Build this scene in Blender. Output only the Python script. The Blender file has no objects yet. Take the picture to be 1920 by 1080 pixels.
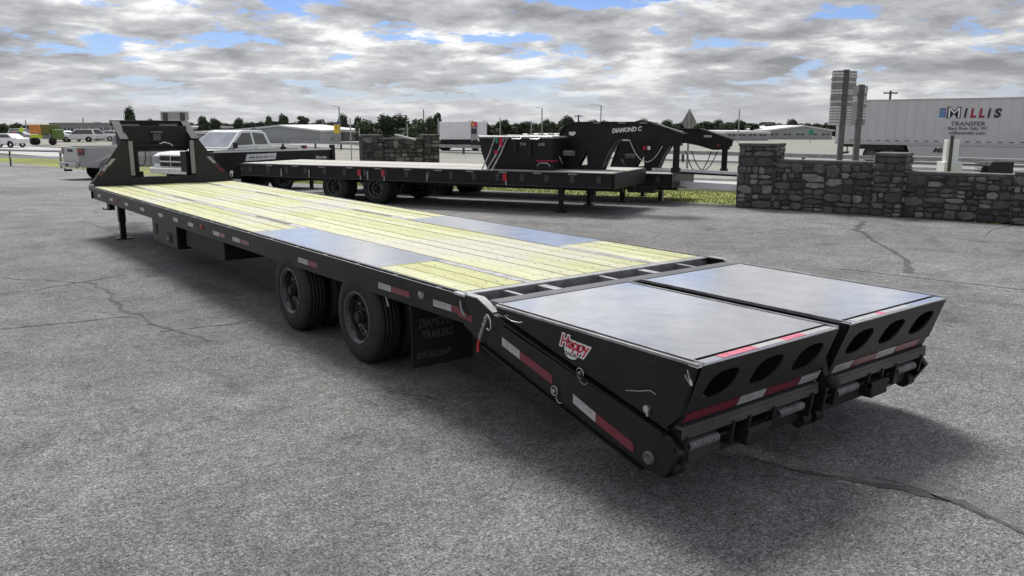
import bpy, bmesh, math, random
from mathutils import Vector, Matrix
R = random.Random(7)
D = bpy.data
C = bpy.context.scene.collection
sc = bpy.context.scene
rad = math.radians
PI = math.pi

# ------------------------------------------------------------------ camera
F_PX, PITCH, ROLL, YAW = 1524.3, 0.2004, 0.0014, 0.662
CAM = Vector((-4.312, -4.399, 1.996))
cd = D.cameras.new('camera'); cam = D.objects.new('camera', cd); C.objects.link(cam)
cd.sensor_width = 36; cd.lens = 36 * F_PX / 1920; cd.clip_end = 3000; cd.clip_start = .05
fw = Vector((math.sin(YAW) * math.cos(PITCH), math.cos(YAW) * math.cos(PITCH), -math.sin(PITCH)))
rt = Vector((math.cos(YAW), -math.sin(YAW), 0)); up = rt.cross(fw)
r2 = rt * math.cos(ROLL) + up * math.sin(ROLL); u2 = -rt * math.sin(ROLL) + up * math.cos(ROLL)
m = Matrix((r2, u2, -fw)).transposed().to_4x4(); m.translation = CAM
cam.matrix_world = m
sc.camera = cam
FH = Vector((math.sin(YAW), math.cos(YAW), 0))
def ray(px, py):
    return (px - 960) / F_PX * r2 - (py - 540) / F_PX * u2 + fw
def on(px, py, ax, val):
    "where the sight line of a photo pixel meets the plane axis=val: used as a tape measure for real positions"
    d = ray(px, py); t = (val - CAM[ax]) / d[ax]; return CAM + d * t
def far(px, py, dist):
    d = ray(px, py); t = dist / d.dot(FH); return CAM + d * t

# ------------------------------------------------------------------ world
SUN_EL, SUN_AZ = rad(54), rad(24)      # azimuth clockwise from +Y
W = D.worlds.new("World"); sc.world = W; W.use_nodes = True
nt = W.node_tree; nt.nodes.clear()
def N(t, **k):
    n = nt.nodes.new(t)
    for a, b in k.items(): setattr(n, a, b)
    return n
def L(a, b): nt.links.new(a, b)
out = N('ShaderNodeOutputWorld')
sky = N('ShaderNodeTexSky', sky_type='NISHITA', sun_disc=False, sun_elevation=SUN_EL, sun_rotation=SUN_AZ)
sky.air_density = 1.0; sky.dust_density = .0; sky.ozone_density = 2.5
bg1 = N('ShaderNodeBackground'); bg1.inputs[1].default_value = .085; 
tint = N('ShaderNodeMix', data_type='RGBA', blend_type='MULTIPLY'); tint.inputs[0].default_value = 1; L(sky.outputs[0], tint.inputs[6]); tint.inputs[7].default_value = (.84, .90, 1.25, 1); L(tint.outputs[2], bg1.inputs[0])
tc = N('ShaderNodeTexCoord'); nrm = N('ShaderNodeVectorMath', operation='NORMALIZE'); L(tc.outputs['Generated'], nrm.inputs[0])
sep = N('ShaderNodeSeparateXYZ'); L(nrm.outputs[0], sep.inputs[0])
def MA(op, a, b=None, c=None):
    n = N('ShaderNodeMath', operation=op)
    for i, v in enumerate((a, b, c)):
        if v is None: continue
        if isinstance(v, (int, float)): n.inputs[i].default_value = v
        else: L(v, n.inputs[i])
    return n.outputs[0]
zz = MA('ADD', MA('MAXIMUM', sep.outputs[2], 0.0), .16)
px_ = MA('DIVIDE', sep.outputs[0], zz); py_ = MA('DIVIDE', sep.outputs[1], zz)
cmb = N('ShaderNodeCombineXYZ'); L(px_, cmb.inputs[0]); L(py_, cmb.inputs[1]); cmb.inputs[2].default_value = 3.7
def noise(vec, scale, detail, rough, dist=0.0, off=(0, 0, 0)):
    a = N('ShaderNodeVectorMath', operation='ADD'); L(vec, a.inputs[0]); a.inputs[1].default_value = off
    n = N('ShaderNodeTexNoise'); n.inputs['Scale'].default_value = scale; n.inputs['Detail'].default_value = detail
    n.inputs['Roughness'].default_value = rough; n.inputs['Distortion'].default_value = dist
    L(a.outputs[0], n.inputs['Vector']); return n.outputs['Fac']
def ramp(fac, stops):
    r = N('ShaderNodeValToRGB'); L(fac, r.inputs[0]); e = r.color_ramp.elements
    while len(e) < len(stops): e.new(.5)
    for i, (p, c) in enumerate(stops):
        e[i].position = p; e[i].color = (*c, 1) if not isinstance(c, (int, float)) else (c, c, c, 1)
    return r.outputs[0]
n1 = noise(cmb.outputs[0], 1.75, 10, .60, .15, (7.1, 13.4, 0))
cover = ramp(n1, [(.405, 0.0), (.45, 1.0)])
n2 = noise(cmb.outputs[0], 3.0, 10, .62, .1, (13.4, 7.1, 2))
n3 = noise(cmb.outputs[0], 1.25, 4, .5, .1, (21.2, 7.4, 5))
shade = MA('ADD', MA('MULTIPLY', n2, .58), MA('MULTIPLY', n3, .42))
ccol = ramp(shade, [(.38, (.27, .275, .295)), (.455, (.41, .415, .44)), (.52, (.56, .565, .58)), (.60, (.98, .98, .98))])
# towards the horizon the cloud deck closes into a pale band
hz = ramp(sep.outputs[2], [(.0, 1.0), (.075, 0.0)])
mixc = N('ShaderNodeMix', data_type='RGBA'); L(hz, mixc.inputs[0]); L(ccol, mixc.inputs[6]); mixc.inputs[7].default_value = (.60, .61, .63, 1)
hzf = MA('MULTIPLY', hz, .7); L(hzf, mixc.inputs[0])
# clouds glow more towards the veiled sun
sdot = N('ShaderNodeVectorMath', operation='DOT_PRODUCT'); L(nrm.outputs[0], sdot.inputs[0])
sdot.inputs[1].default_value = (math.sin(SUN_AZ) * math.cos(SUN_EL), math.cos(SUN_AZ) * math.cos(SUN_EL), math.sin(SUN_EL))
glow = MA('MULTIPLY_ADD', MA('POWER', MA('MAXIMUM', sdot.outputs['Value'], 0.0), 3.0), .85, .86)
bg2 = N('ShaderNodeBackground'); L(mixc.outputs[2], bg2.inputs[0]); L(glow, bg2.inputs[1])
mx = N('ShaderNodeMixShader'); L(MA('MAXIMUM', cover, MA('MULTIPLY', hz, .75)), mx.inputs[0]); L(bg1.outputs[0], mx.inputs[1]); L(bg2.outputs[0], mx.inputs[2])
L(mx.outputs[0], out.inputs[0])

sl = D.lights.new('sun', 'SUN'); sl.energy = 4.2; sl.angle = rad(20); sl.color = (1, .96, .9)
so = D.objects.new('sun', sl); C.objects.link(so)
sv = Vector((math.sin(SUN_AZ) * math.cos(SUN_EL), math.cos(SUN_AZ) * math.cos(SUN_EL), math.sin(SUN_EL)))
so.rotation_euler = sv.to_track_quat('Z', 'Y').to_euler(); so.location = (0, 0, 30)
sc.view_settings.view_transform = 'Standard'; sc.view_settings.look = 'None'
sc.view_settings.exposure = 0; sc.view_settings.gamma = 1; sc.view_settings.use_curve_mapping = False
sc.cycles.max_bounces = 6; sc.cycles.use_denoising = True

# ------------------------------------------------------------------ materials
MATS = {}
def mat(name, col, rough=.5, metal=0.0, bump=0.0, bscale=40, var=0.0, vscale=3, coat=0.0, spec=.5, col2=None, stretch=None, emit=0):
    if name in MATS: return MATS[name]
    mt = D.materials.new(name); mt.use_nodes = True; t = mt.node_tree; b = t.nodes['Principled BSDF']
    b.inputs['Roughness'].default_value = rough; b.inputs['Metallic'].default_value = metal
    b.inputs['Coat Weight'].default_value = coat; b.inputs['Specular IOR Level'].default_value = spec
    b.inputs['Coat Roughness'].default_value = .08
    b.inputs['Base Color'].default_value = (*col, 1)
    tcn = t.nodes.new('ShaderNodeTexCoord'); mp = t.nodes.new('ShaderNodeMapping')
    t.links.new(tcn.outputs['Object'], mp.inputs[0])
    if stretch: mp.inputs['Scale'].default_value = stretch
    if var:
        n = t.nodes.new('ShaderNodeTexNoise'); n.inputs['Scale'].default_value = vscale; n.inputs['Detail'].default_value = 6
        n.inputs['Roughness'].default_value = .62
        t.links.new(mp.outputs[0], n.inputs['Vector'])
        r = t.nodes.new('ShaderNodeValToRGB'); t.links.new(n.outputs['Fac'], r.inputs[0])
        c2 = col2 or tuple(min(1, x * (1 + var)) for x in col)
        c1 = tuple(x * (1 - var) for x in col)
        r.color_ramp.elements[0].position = .35; r.color_ramp.elements[0].color = (*c1, 1)
        r.color_ramp.elements[1].position = .65; r.color_ramp.elements[1].color = (*c2, 1)
        t.links.new(r.outputs[0], b.inputs['Base Color'])
    if bump:
        n = t.nodes.new('ShaderNodeTexNoise'); n.inputs['Scale'].default_value = bscale; n.inputs['Detail'].default_value = 4
        t.links.new(mp.outputs[0], n.inputs['Vector'])
        bp = t.nodes.new('ShaderNodeBump'); bp.inputs['Strength'].default_value = bump; bp.inputs['Distance'].default_value = .01
        t.links.new(n.outputs['Fac'], bp.inputs['Height']); t.links.new(bp.outputs[0], b.inputs['Normal'])
    MATS[name] = mt; return mt
BLACK = mat('black_powder_coat', (.009, .009, .0095), .42, bump=.12, bscale=60, var=.5, vscale=3, spec=.35)
BLACKM = mat('black_matt_steel', (.008, .008, .008), .6, bump=.1, var=.3)
GLOSSD = mat('dark_smooth_plate', (.93, .94, .96), .13, metal=1.0, bump=.3, bscale=2.2, var=.09, vscale=6)
GREYST = mat('worn_grey_steel', (.33, .33, .34), .4, metal=.5, var=.3, vscale=8)
ZINC = mat('zinc_plated_steel', (.6, .6, .62), .3, metal=.9, var=.15, vscale=20)
RUBBER = mat('tyre_rubber', (.014, .014, .014), .7, bump=.2, bscale=60, var=.25, vscale=5)
RIM = mat('black_rim_paint', (.02, .02, .02), .25, coat=.4, var=.2)
RIMEDGE = mat('rim_edge_grey', (.12, .12, .125), .35, metal=.5, var=.2)
REDT = mat('red_reflective_tape', (.17, .006, .022), .3, coat=.5, var=.2, vscale=30)
WHT = mat('white_reflective_tape', (.42, .42, .42), .3, coat=.5, var=.15, vscale=30)
WHITE = mat('white_paint', (.78, .79, .80), .3, coat=.5, var=.05, vscale=2)
SILVER = mat('silver_car_paint', (.36, .37, .38), .3, metal=.3, coat=.6, var=.05, vscale=2)
TGLASS = mat('tinted_glass', (.05, .055, .06), .06, coat=.8, var=.2, vscale=2)
LGLASS = mat('light_windscreen', (.28, .29, .30), .08, coat=.8, var=.2, vscale=2)
CHROME = mat('chrome', (.75, .75, .76), .12, metal=1.0, var=.1)
REDL = mat('red_lamp_lens', (.45, .01, .02), .2, coat=.6, var=.2)
RED = mat('red_paint', (.55, .01, .05), .35, coat=.3, var=.15)
YEL = mat('yellow_paint', (.75, .55, .03), .4, var=.1)
LIME = mat('fluorescent_yellow_green', (.55, .75, .03), .45, var=.1)
ORANGE = mat('orange_paint', (.62, .24, .06), .45, var=.15)
GREENP = mat('green_paint', (.10, .17, .02), .45, var=.15)
GSIGN = mat('green_sign_sheet', (.02, .26, .14), .4, var=.1)
BLUE = mat('blue_paint', (.02, .17, .42), .4, var=.1)
PURP = mat('purple_paint', (.06, .04, .3), .4, var=.1)
LETW = mat('white_lettering', (.78, .78, .78), .4, var=.05)
LETG = mat('grey_lettering', (.10, .10, .10), .5, var=.1)
LETD = mat('dark_lettering', (.03, .03, .035), .5, var=.1)
POLE = mat('galvanised_pole', (.33, .34, .35), .45, metal=.3, var=.2)
DPOLE = mat('dark_sign_post', (.07, .07, .07), .5, var=.3)
SIGNB = mat('aluminium_sign_back', (.30, .31, .31), .45, metal=.3, var=.15)
BOXW = mat('trailer_white_panel', (.50, .505, .51), .3, coat=.4, var=.05, vscale=.7)
SOIL = 0
CONC = mat('pale_concrete', (.50, .50, .49), .85, bump=.2, var=.15, vscale=1.5)
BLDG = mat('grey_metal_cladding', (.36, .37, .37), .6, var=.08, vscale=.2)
BLDGD = mat('dark_grey_cladding', (.22, .23, .23), .6, var=.08, vscale=.2)  # second, darker grey for walls, roofs, sign cabinets and print
ROOFW = mat('white_metal_roof', (.62, .63, .63), .5, var=.05, vscale=.2)
BARK = mat('tree_bark', (.06, .05, .04), .9, bump=.3, var=.3)
MORT = mat('dark_mortar', (.055, .054, .052), .95, bump=.4, bscale=20, var=.3, vscale=4)
CAPM = mat('dark_wall_cap', (.10, .10, .098), .85, bump=.3, bscale=20, var=.35, vscale=5)
STONES = [mat('fieldstone_%s' % n, c, .85, bump=.6, bscale=18, var=.28, vscale=7) for n, c in
          (('slate', (.070, .070, .073)), ('grey', (.125, .124, .12)), ('brown', (.10, .093, .083)), ('pale', (.22, .215, .20)), ('charcoal', (.05, .05, .052)))]
LEAF = [mat('foliage_dark', (.030, .045, .020), .85, var=.45, vscale=.6), mat('foliage_mid', (.045, .062, .028), .85, var=.4, vscale=.6)]
# treated pine boards: long grain, knots
def wood(name, base, base2, seed):
    mt = D.materials.new(name); mt.use_nodes = True; t = mt.node_tree; b = t.nodes['Principled BSDF']
    tcn = t.nodes.new('ShaderNodeTexCoord'); geo = t.nodes.new('ShaderNodeObjectInfo')
    mp = t.nodes.new('ShaderNodeMapping'); mp.inputs['Scale'].default_value = (26, 2.2, 26)
    ad = t.nodes.new('ShaderNodeVectorMath'); ad.operation = 'ADD'
    t.links.new(tcn.outputs['Object'], ad.inputs[0])
    ml = t.nodes.new('ShaderNodeVectorMath'); ml.operation = 'SCALE'; ml.inputs['Scale'].default_value = 37
    cb = t.nodes.new('ShaderNodeCombineXYZ')
    for i in range(3): t.links.new(geo.outputs['Random'], cb.inputs[i])
    t.links.new(cb.outputs[0], ml.inputs[0]); t.links.new(ml.outputs[0], ad.inputs[1])
    t.links.new(ad.outputs[0], mp.inputs[0])
    n = t.nodes.new('ShaderNodeTexNoise'); n.inputs['Scale'].default_value = 1; n.inputs['Detail'].default_value = 7; n.inputs['Distortion'].default_value = .6
    t.links.new(mp.outputs[0], n.inputs['Vector'])
    r = t.nodes.new('ShaderNodeValToRGB'); t.links.new(n.outputs['Fac'], r.inputs[0])
    r.color_ramp.elements[0].position = .36; r.color_ramp.elements[0].color = (*base2, 1)
    r.color_ramp.elements[1].position = .62; r.color_ramp.elements[1].color = (*base, 1)
    v = t.nodes.new('ShaderNodeTexVoronoi'); v.inputs['Scale'].default_value = 2.6
    mp2 = t.nodes.new('ShaderNodeMapping'); mp2.inputs['Scale'].default_value = (2.2, 1.0, 1)
    t.links.new(ad.outputs[0], mp2.inputs[0]); t.links.new(mp2.outputs[0], v.inputs['Vector'])
    kr = t.nodes.new('ShaderNodeValToRGB'); t.links.new(v.outputs['Distance'], kr.inputs[0])
    kr.color_ramp.elements[0].position = .045; kr.color_ramp.elements[0].color = (.45, .36, .22, 1)
    kr.color_ramp.elements[1].position = .075; kr.color_ramp.elements[1].color = (1, 1, 1, 1)
    mu = t.nodes.new('ShaderNodeMix'); mu.data_type = 'RGBA'; mu.blend_type = 'MULTIPLY'; mu.inputs[0].default_value = 1
    t.links.new(r.outputs[0], mu.inputs[6]); t.links.new(kr.outputs[0], mu.inputs[7])
    # board to board tint
    hs = t.nodes.new('ShaderNodeHueSaturation'); t.links.new(mu.outputs[2], hs.inputs['Color'])
    mr = t.nodes.new('ShaderNodeMapRange'); mr.inputs[3].default_value = .86; mr.inputs[4].default_value = 1.08
    t.links.new(geo.outputs['Random'], mr.inputs[0]); t.links.new(mr.outputs[0], hs.inputs['Value'])
    mr2 = t.nodes.new('ShaderNodeMapRange'); mr2.inputs[3].default_value = 1.15; mr2.inputs[4].default_value = .65
    t.links.new(geo.outputs['Random'], mr2.inputs[0]); t.links.new(mr2.outputs[0], hs.inputs['Saturation'])
    # dust and dirt scuffs
    n4 = t.nodes.new('ShaderNodeTexNoise'); n4.inputs['Scale'].default_value = .8; n4.inputs['Detail'].default_value = 7
    t.links.new(tcn.outputs['Object'], n4.inputs['Vector'])
    dr = t.nodes.new('ShaderNodeMapRange'); dr.inputs[1].default_value = .47; dr.inputs[2].default_value = .62; dr.inputs[4].default_value = .75
    t.links.new(n4.outputs['Fac'], dr.inputs[0])
    m3 = t.nodes.new('ShaderNodeMix'); m3.data_type = 'RGBA'; t.links.new(dr.outputs[0], m3.inputs[0])
    t.links.new(hs.outputs[0], m3.inputs[6]); m3.inputs[7].default_value = (.43, .425, .38, 1)
    t.links.new(m3.outputs[2], b.inputs['Base Color'])
    b.inputs['Roughness'].default_value = .6
    bp = t.nodes.new('ShaderNodeBump'); bp.inputs['Strength'].default_value = .25; bp.inputs['Distance'].default_value = .003
    t.links.new(n.outputs['Fac'], bp.inputs['Height']); t.links.new(bp.outputs[0], b.inputs['Normal'])
    return mt
WOOD = wood('treated_pine', (.50, .52, .25), (.38, .39, .17), 1)
GREYWOOD = mat('weathered_deck_boards', (.42, .41, .39), .7, bump=.2, var=.25, vscale=3, stretch=(6, .5, 6))
def ground_mat(name, base, contrast, grain, bumpy, stains=.0):
    mt = D.materials.new(name); mt.use_nodes = True; t = mt.node_tree; b = t.nodes['Principled BSDF']
    tcn = t.nodes.new('ShaderNodeTexCoord')
    def nz(s, d, rg=.6, dist=0):
        n = t.nodes.new('ShaderNodeTexNoise'); n.inputs['Scale'].default_value = s; n.inputs['Detail'].default_value = d
        n.inputs['Roughness'].default_value = rg; n.inputs['Distortion'].default_value = dist
        t.links.new(tcn.outputs['Object'], n.inputs['Vector']); return n.outputs['Fac']
    def mr(a, lo, hi, f=.3, g=.7):
        n = t.nodes.new('ShaderNodeMapRange'); n.inputs[1].default_value = f; n.inputs[2].default_value = g
        n.inputs[3].default_value = lo; n.inputs[4].default_value = hi; t.links.new(a, n.inputs[0]); return n.outputs[0]
    def mul(a, c):
        n = t.nodes.new('ShaderNodeMath'); n.operation = 'MULTIPLY'; t.links.new(a, n.inputs[0]); t.links.new(c, n.inputs[1]); return n.outputs[0]
    big = mul(mr(nz(.22, 5, .6, .4), 1 - contrast, 1 + contrast), mr(nz(11, 4, .7), 1 - grain * .35, 1 + grain * .35))
    mid = mr(nz(1.7, 7, .65, .5), 1 - contrast, 1 + contrast)
    fine = nz(60, 3, .85); f2 = nz(170, 2, .8)
    fg = mr(fine, 1 - grain, 1 + grain, .32, .68); fh = mr(f2, 1 - grain * .8, 1 + grain * .9, .3, .7)
    v = mul(mul(big, mid), mul(fg, fh))
    # dark specks of exposed aggregate
    vo = t.nodes.new('ShaderNodeTexVoronoi'); vo.inputs['Scale'].default_value = 34; t.links.new(tcn.outputs['Object'], vo.inputs['Vector'])
    sp = mr(vo.outputs['Distance'], .45, 1.0, .10, .22); v = mul(v, sp)
    v = mul(v, mr(nz(28, 4, .8), 1 - grain * .45, 1 + grain * .45, .35, .65))
    vw = t.nodes.new('ShaderNodeTexVoronoi'); vw.inputs['Scale'].default_value = 88; t.links.new(tcn.outputs['Object'], vw.inputs['Vector'])
    v = mul(v, mr(vw.outputs['Distance'], 1.0 + grain * 1.5, 1.0, .12, .26))
    st = mr(nz(.55, 6, .7, 1.2), 1.0, 1 - stains, .56, .66); v = mul(v, st)
    cm = t.nodes.new('ShaderNodeVectorMath'); cm.operation = 'SCALE'; cm.inputs[0].default_value = base; t.links.new(v, cm.inputs['Scale'])
    t.links.new(cm.outputs[0], b.inputs['Base Color']); b.inputs['Roughness'].default_value = .85
    b.inputs['Specular IOR Level'].default_value = .3
    bp = t.nodes.new('ShaderNodeBump'); bp.inputs['Strength'].default_value = bumpy; bp.inputs['Distance'].default_value = .006
    t.links.new(mul(fg, sp), bp.inputs['Height']); t.links.new(bp.outputs[0], b.inputs['Normal'])
    MATS[name] = mt; return mt
ASPH = ground_mat('worn_grey_asphalt', (.21, .21, .21), .24, .85, 1.0, .30)
ROADM = ground_mat('pale_road_surface', (.44, .44, .44), .06, .1, .2)
HWYM = ground_mat('highway_surface', (.27, .27, .27), .06, .1, .2)
TAR = ground_mat('tar_crack_filler', (.075, .075, .075), .25, .3, .5)
GRASSM = ground_mat('grass_verge', (.17, .19, .04), .3, .35, .8)
FIELD = ground_mat('rough_field', (.235, .235, .21), .15, .2, .5)

# ------------------------------------------------------------------ mesh helpers
class MB:
    def __init__(s): s.v = []; s.f = []; s.sm = []
    def add(s, vs, fs, smooth=False):
        o = len(s.v); s.v += [tuple(v) for v in vs]
        for f in fs: s.f.append(tuple(i + o for i in f)); s.sm.append(smooth)
        return s
    def box(s, c, d, rz=0, M=None):
        x, y, z = d[0] / 2, d[1] / 2, d[2] / 2
        vs = [Vector((a * x, b * y, e * z)) for e in (-1, 1) for b in (-1, 1) for a in (-1, 1)]
        rm = M or Matrix.Rotation(rz, 3, 'Z')
        vs = [rm @ v + Vector(c) for v in vs]
        return s.add(vs, [(0, 2, 3, 1), (4, 5, 7, 6), (0, 1, 5, 4), (2, 6, 7, 3), (0, 4, 6, 2), (1, 3, 7, 5)])
    def bb(s, a, b):
        return s.box([(a[i] + b[i]) / 2 for i in range(3)], [abs(b[i] - a[i]) for i in range(3)])
    def prism(s, poly, ax, lo, hi):
        "poly: 2D outline in the two axes other than ax, in order"
        o = [i for i in range(3) if i != ax]
        def P(p, h):
            v = [0, 0, 0]; v[o[0]] = p[0]; v[o[1]] = p[1]; v[ax] = h; return v
        n = len(poly); vs = [P(p, lo) for p in poly] + [P(p, hi) for p in poly]
        fs = [tuple(range(n)), tuple(range(2 * n - 1, n - 1, -1))] + [(i, i + n, (i + 1) % n + n, (i + 1) % n) for i in range(n)]
        return s.add(vs, fs)
    def bar(s, a, b, w, h=None, upv=(0, 0, 1)):
        a = Vector(a); b = Vector(b); h = h or w; d = (b - a).normalized()
        sd = d.cross(Vector(upv));
        if sd.length < 1e-4: sd = d.cross(Vector((1, 0, 0)))
        sd.normalize(); u = sd.cross(d)
        vs = []
        for p in (a, b):
            for i, j in ((-1, -1), (1, -1), (1, 1), (-1, 1)): vs.append(p + sd * w / 2 * i + u * h / 2 * j)
        return s.add(vs, [(0, 1, 2, 3), (7, 6, 5, 4), (0, 4, 5, 1), (1, 5, 6, 2), (2, 6, 7, 3), (3, 7, 4, 0)])
    def tube(s, pts, r, n=8, closed=False):
        pts = [Vector(p) for p in pts]; rings = []; k = len(pts); prev = None
        for i, p in enumerate(pts):
            if closed: d = pts[(i + 1) % k] - pts[i - 1]
            else: d = pts[min(i + 1, k - 1)] - pts[max(i - 1, 0)]
            d.normalize()
            if prev is None:
                prev = d.orthogonal().normalized()
            prev = (prev - d * prev.dot(d))
            if prev.length < 1e-6: prev = d.orthogonal()
            prev.normalize(); q = d.cross(prev)
            rr = r[i] if isinstance(r, (list, tuple)) else r
            rings.append([p + prev * math.cos(2 * PI * j / n) * rr + q * math.sin(2 * PI * j / n) * rr for j in range(n)])
        vs = [v for rg in rings for v in rg]; fs = []
        for i in range(k if closed else k - 1):
            for j in range(n):
                a, b = i * n, ((i + 1) % k) * n
                fs.append((a + j, a + (j + 1) % n, b + (j + 1) % n, b + j))
        s.add(vs, fs, True)
        if not closed: s.add(rings[0], [tuple(range(n))[::-1]]); s.add(rings[-1], [tuple(range(n))])
        return s
    def cyl(s, a, b, r, n=16): return s.tube([a, b], r, n)
    def lathe(s, prof, c, ax=0, n=32, smooth=True):
        "prof: (offset along axis, radius)"
        c = Vector(c); o = [i for i in range(3) if i != ax]; vs = []; fs = []
        for (h, r) in prof:
            for j in range(n):
                v = [0, 0, 0]; v[ax] = h; v[o[0]] = r * math.cos(2 * PI * j / n); v[o[1]] = r * math.sin(2 * PI * j / n)
                vs.append(Vector(v) + c)
        for i in range(len(prof) - 1):
            for j in range(n):
                fs.append((i * n + j, i * n + (j + 1) % n, (i + 1) * n + (j + 1) % n, (i + 1) * n + j))
        return s.add(vs, fs, smooth)
    def mesh(s, name, mt):
        me = D.meshes.new(name); me.from_pydata(s.v, [], s.f); me.materials.append(mt)
        me.polygons.foreach_set('use_smooth', s.sm)
        bm = bmesh.new(); bm.from_mesh(me); bmesh.ops.recalc_face_normals(bm, faces=bm.faces); bm.to_mesh(me); bm.free()
        return me
    def build(s, name, mt, parent=None, bevel=0.0):
        me = s.mesh(name, mt)
        if bevel:
            bm = bmesh.new(); bm.from_mesh(me)
            es = [e for e in bm.edges if len(e.link_faces) == 2 and e.calc_face_angle(0) > .5]
            bmesh.ops.bevel(bm, geom=es, offset=bevel, segments=1, affect='EDGES', clamp_overlap=True); bm.to_mesh(me); bm.free()
        o = D.objects.new(name, me); C.objects.link(o)
        if parent: o.parent = parent
        return o
def tag(o, label=None, cat=None, group=None, kind=None):
    if label: o['label'] = label
    if cat: o['category'] = cat
    if group: o['group'] = group
    if kind: o['kind'] = kind
    return o
def thing(name, label, cat, loc=(0, 0, 0), rz=0, group=None):
    o = D.objects.new(name, None); C.objects.link(o); o.location = loc; o.rotation_euler = (0, 0, rz); o.empty_display_size = .2
    return tag(o, label, cat, group)
def inst(me, name, parent, loc=(0, 0, 0), rot=(0, 0, 0), scale=(1, 1, 1)):
    o = D.objects.new(name, me); C.objects.link(o); o.parent = parent; o.location = loc; o.rotation_euler = rot; o.scale = scale; return o
def copy_tree(o, parent=None):
    c = o.copy(); C.objects.link(c); c.parent = parent
    for ch in list(o.children): copy_tree(ch, c)
    return c
def text(s, size, mt, parent, o, xa, ya, name='lettering', shear=0, ext=.002, bold=0.0, space=1.0, xs=1.0):
    cu = D.curves.new('t', 'FONT'); cu.body = s; cu.size = size; cu.extrude = ext; cu.shear = shear; cu.offset = bold; cu.space_character = space
    cu.resolution_u = 3
    to = D.objects.new('t', cu); C.objects.link(to)
    me = D.meshes.new_from_object(to.evaluated_get(bpy.context.evaluated_depsgraph_get())); D.objects.remove(to); D.curves.remove(cu)
    me.materials.clear(); me.materials.append(mt)
    xa = Vector(xa).normalized(); ya = Vector(ya).normalized(); za = xa.cross(ya)
    M = Matrix((xa * xs, ya, za)).transposed().to_4x4(); M.translation = Vector(o)
    me.transform(M); me.name = name
    ob = D.objects.new(name, me); C.objects.link(ob); ob.parent = parent
    return ob

# ------------------------------------------------------------------ terrain
def sstep(a, b, x):
    t = max(0, min(1, (x - a) / (b - a))); return t * t * (3 - 2 * t)
def H(x, y):
    d = (Vector((x, y, 0)) - Vector((CAM.x, CAM.y, 0))).dot(FH)
    return -.55 * sstep(21, 40, d)
def xp(x, y): return x + .2 * (y - 8)      # distance across the road direction
def _g(): pass
def grid(name, x0, x1, y0, y1, mt, off, nx, ny, slanted=True, kind='structure'):
    vs = []; fs = []
    for j in range(ny + 1):
        for i in range(nx + 1):
            y = y0 + (y1 - y0) * j / ny; a = x0 + (x1 - x0) * i / nx
            x = a - .2 * (y - 8) if slanted else a
            vs.append((x, y, H(x, y) + off))
    for j in range(ny):
        for i in range(nx):
            k = j * (nx + 1) + i; fs.append((k, k + 1, k + nx + 2, k + nx + 1))
    me = D.meshes.new(name); me.from_pydata(vs, [], fs); me.materials.append(mt)
    o = D.objects.new(name, me); C.objects.link(o); tag(o, kind=kind); return o
# base field far to the horizon (finer near)
vs = []; fs = []
def axis(lo, hi):
    a = []; x = -120
    while x < 140: a.append(x); x += 2.5
    return [lo, -600, -300] + a + [140, 300, 600, hi]
ax_, ay_ = axis(-1500, 1500), axis(-1500, 1500)
for y in ay_:
    for x in ax_: vs.append((x, y, H(x, y) - .03))
nx = len(ax_)
for j in range(len(ay_) - 1):
    for i in range(nx - 1):
        k = j * nx + i; fs.append((k, k + 1, k + nx + 1, k + nx))
me = D.meshes.new('ground'); me.from_pydata(vs, [], fs); me.materials.append(FIELD)
o = D.objects.new('ground', me); C.objects.link(o); tag(o, kind='structure')
grid('parking_lot', -60, 12.45, -40, 90, ASPH, 0.0, 30, 60)
grid('grass_verge', 12.45, 17, -40, 140, GRASSM, -.012, 3, 90)
grid('frontage_road', 17, 27, -60, 220, ROADM, -.008, 4, 120)
grid('highway', 45, 62, -120, 400, HWYM, 0.0, 4, 120)
# painted edge lines on the highway
for nm, a in (('edge_line', 46.2), ('edge_line', 60.8)):
    grid(nm, a, a + .25, -120, 300, LETW, .004, 1, 90)
# kerbs (narrow raised strips)
def kerb(a, y0, y1, w=.25, h=.12, name='kerb'):
    mb = MB(); n = int((y1 - y0) / 2.5)
    for k in range(n):
        ya, yb = y0 + (y1 - y0) * k / n, y0 + (y1 - y0) * (k + 1) / n
        P = []
        for y in (ya, yb):
            for x, dz in ((a - .2 * (y - 8), h), (a + w - .2 * (y - 8), h), (a + w - .2 * (y - 8), -.1), (a - .2 * (y - 8), -.1)): P.append((x, y, H(x, y) + dz))
        mb.add(P, [(0, 1, 5, 4), (1, 2, 6, 5), (3, 0, 4, 7)])
    o = mb.build(name, CONC); tag(o, kind='structure')
kerb(16.9, -40, 100); kerb(27.0, -40, 140); kerb(44.6, -60, 200)

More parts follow.
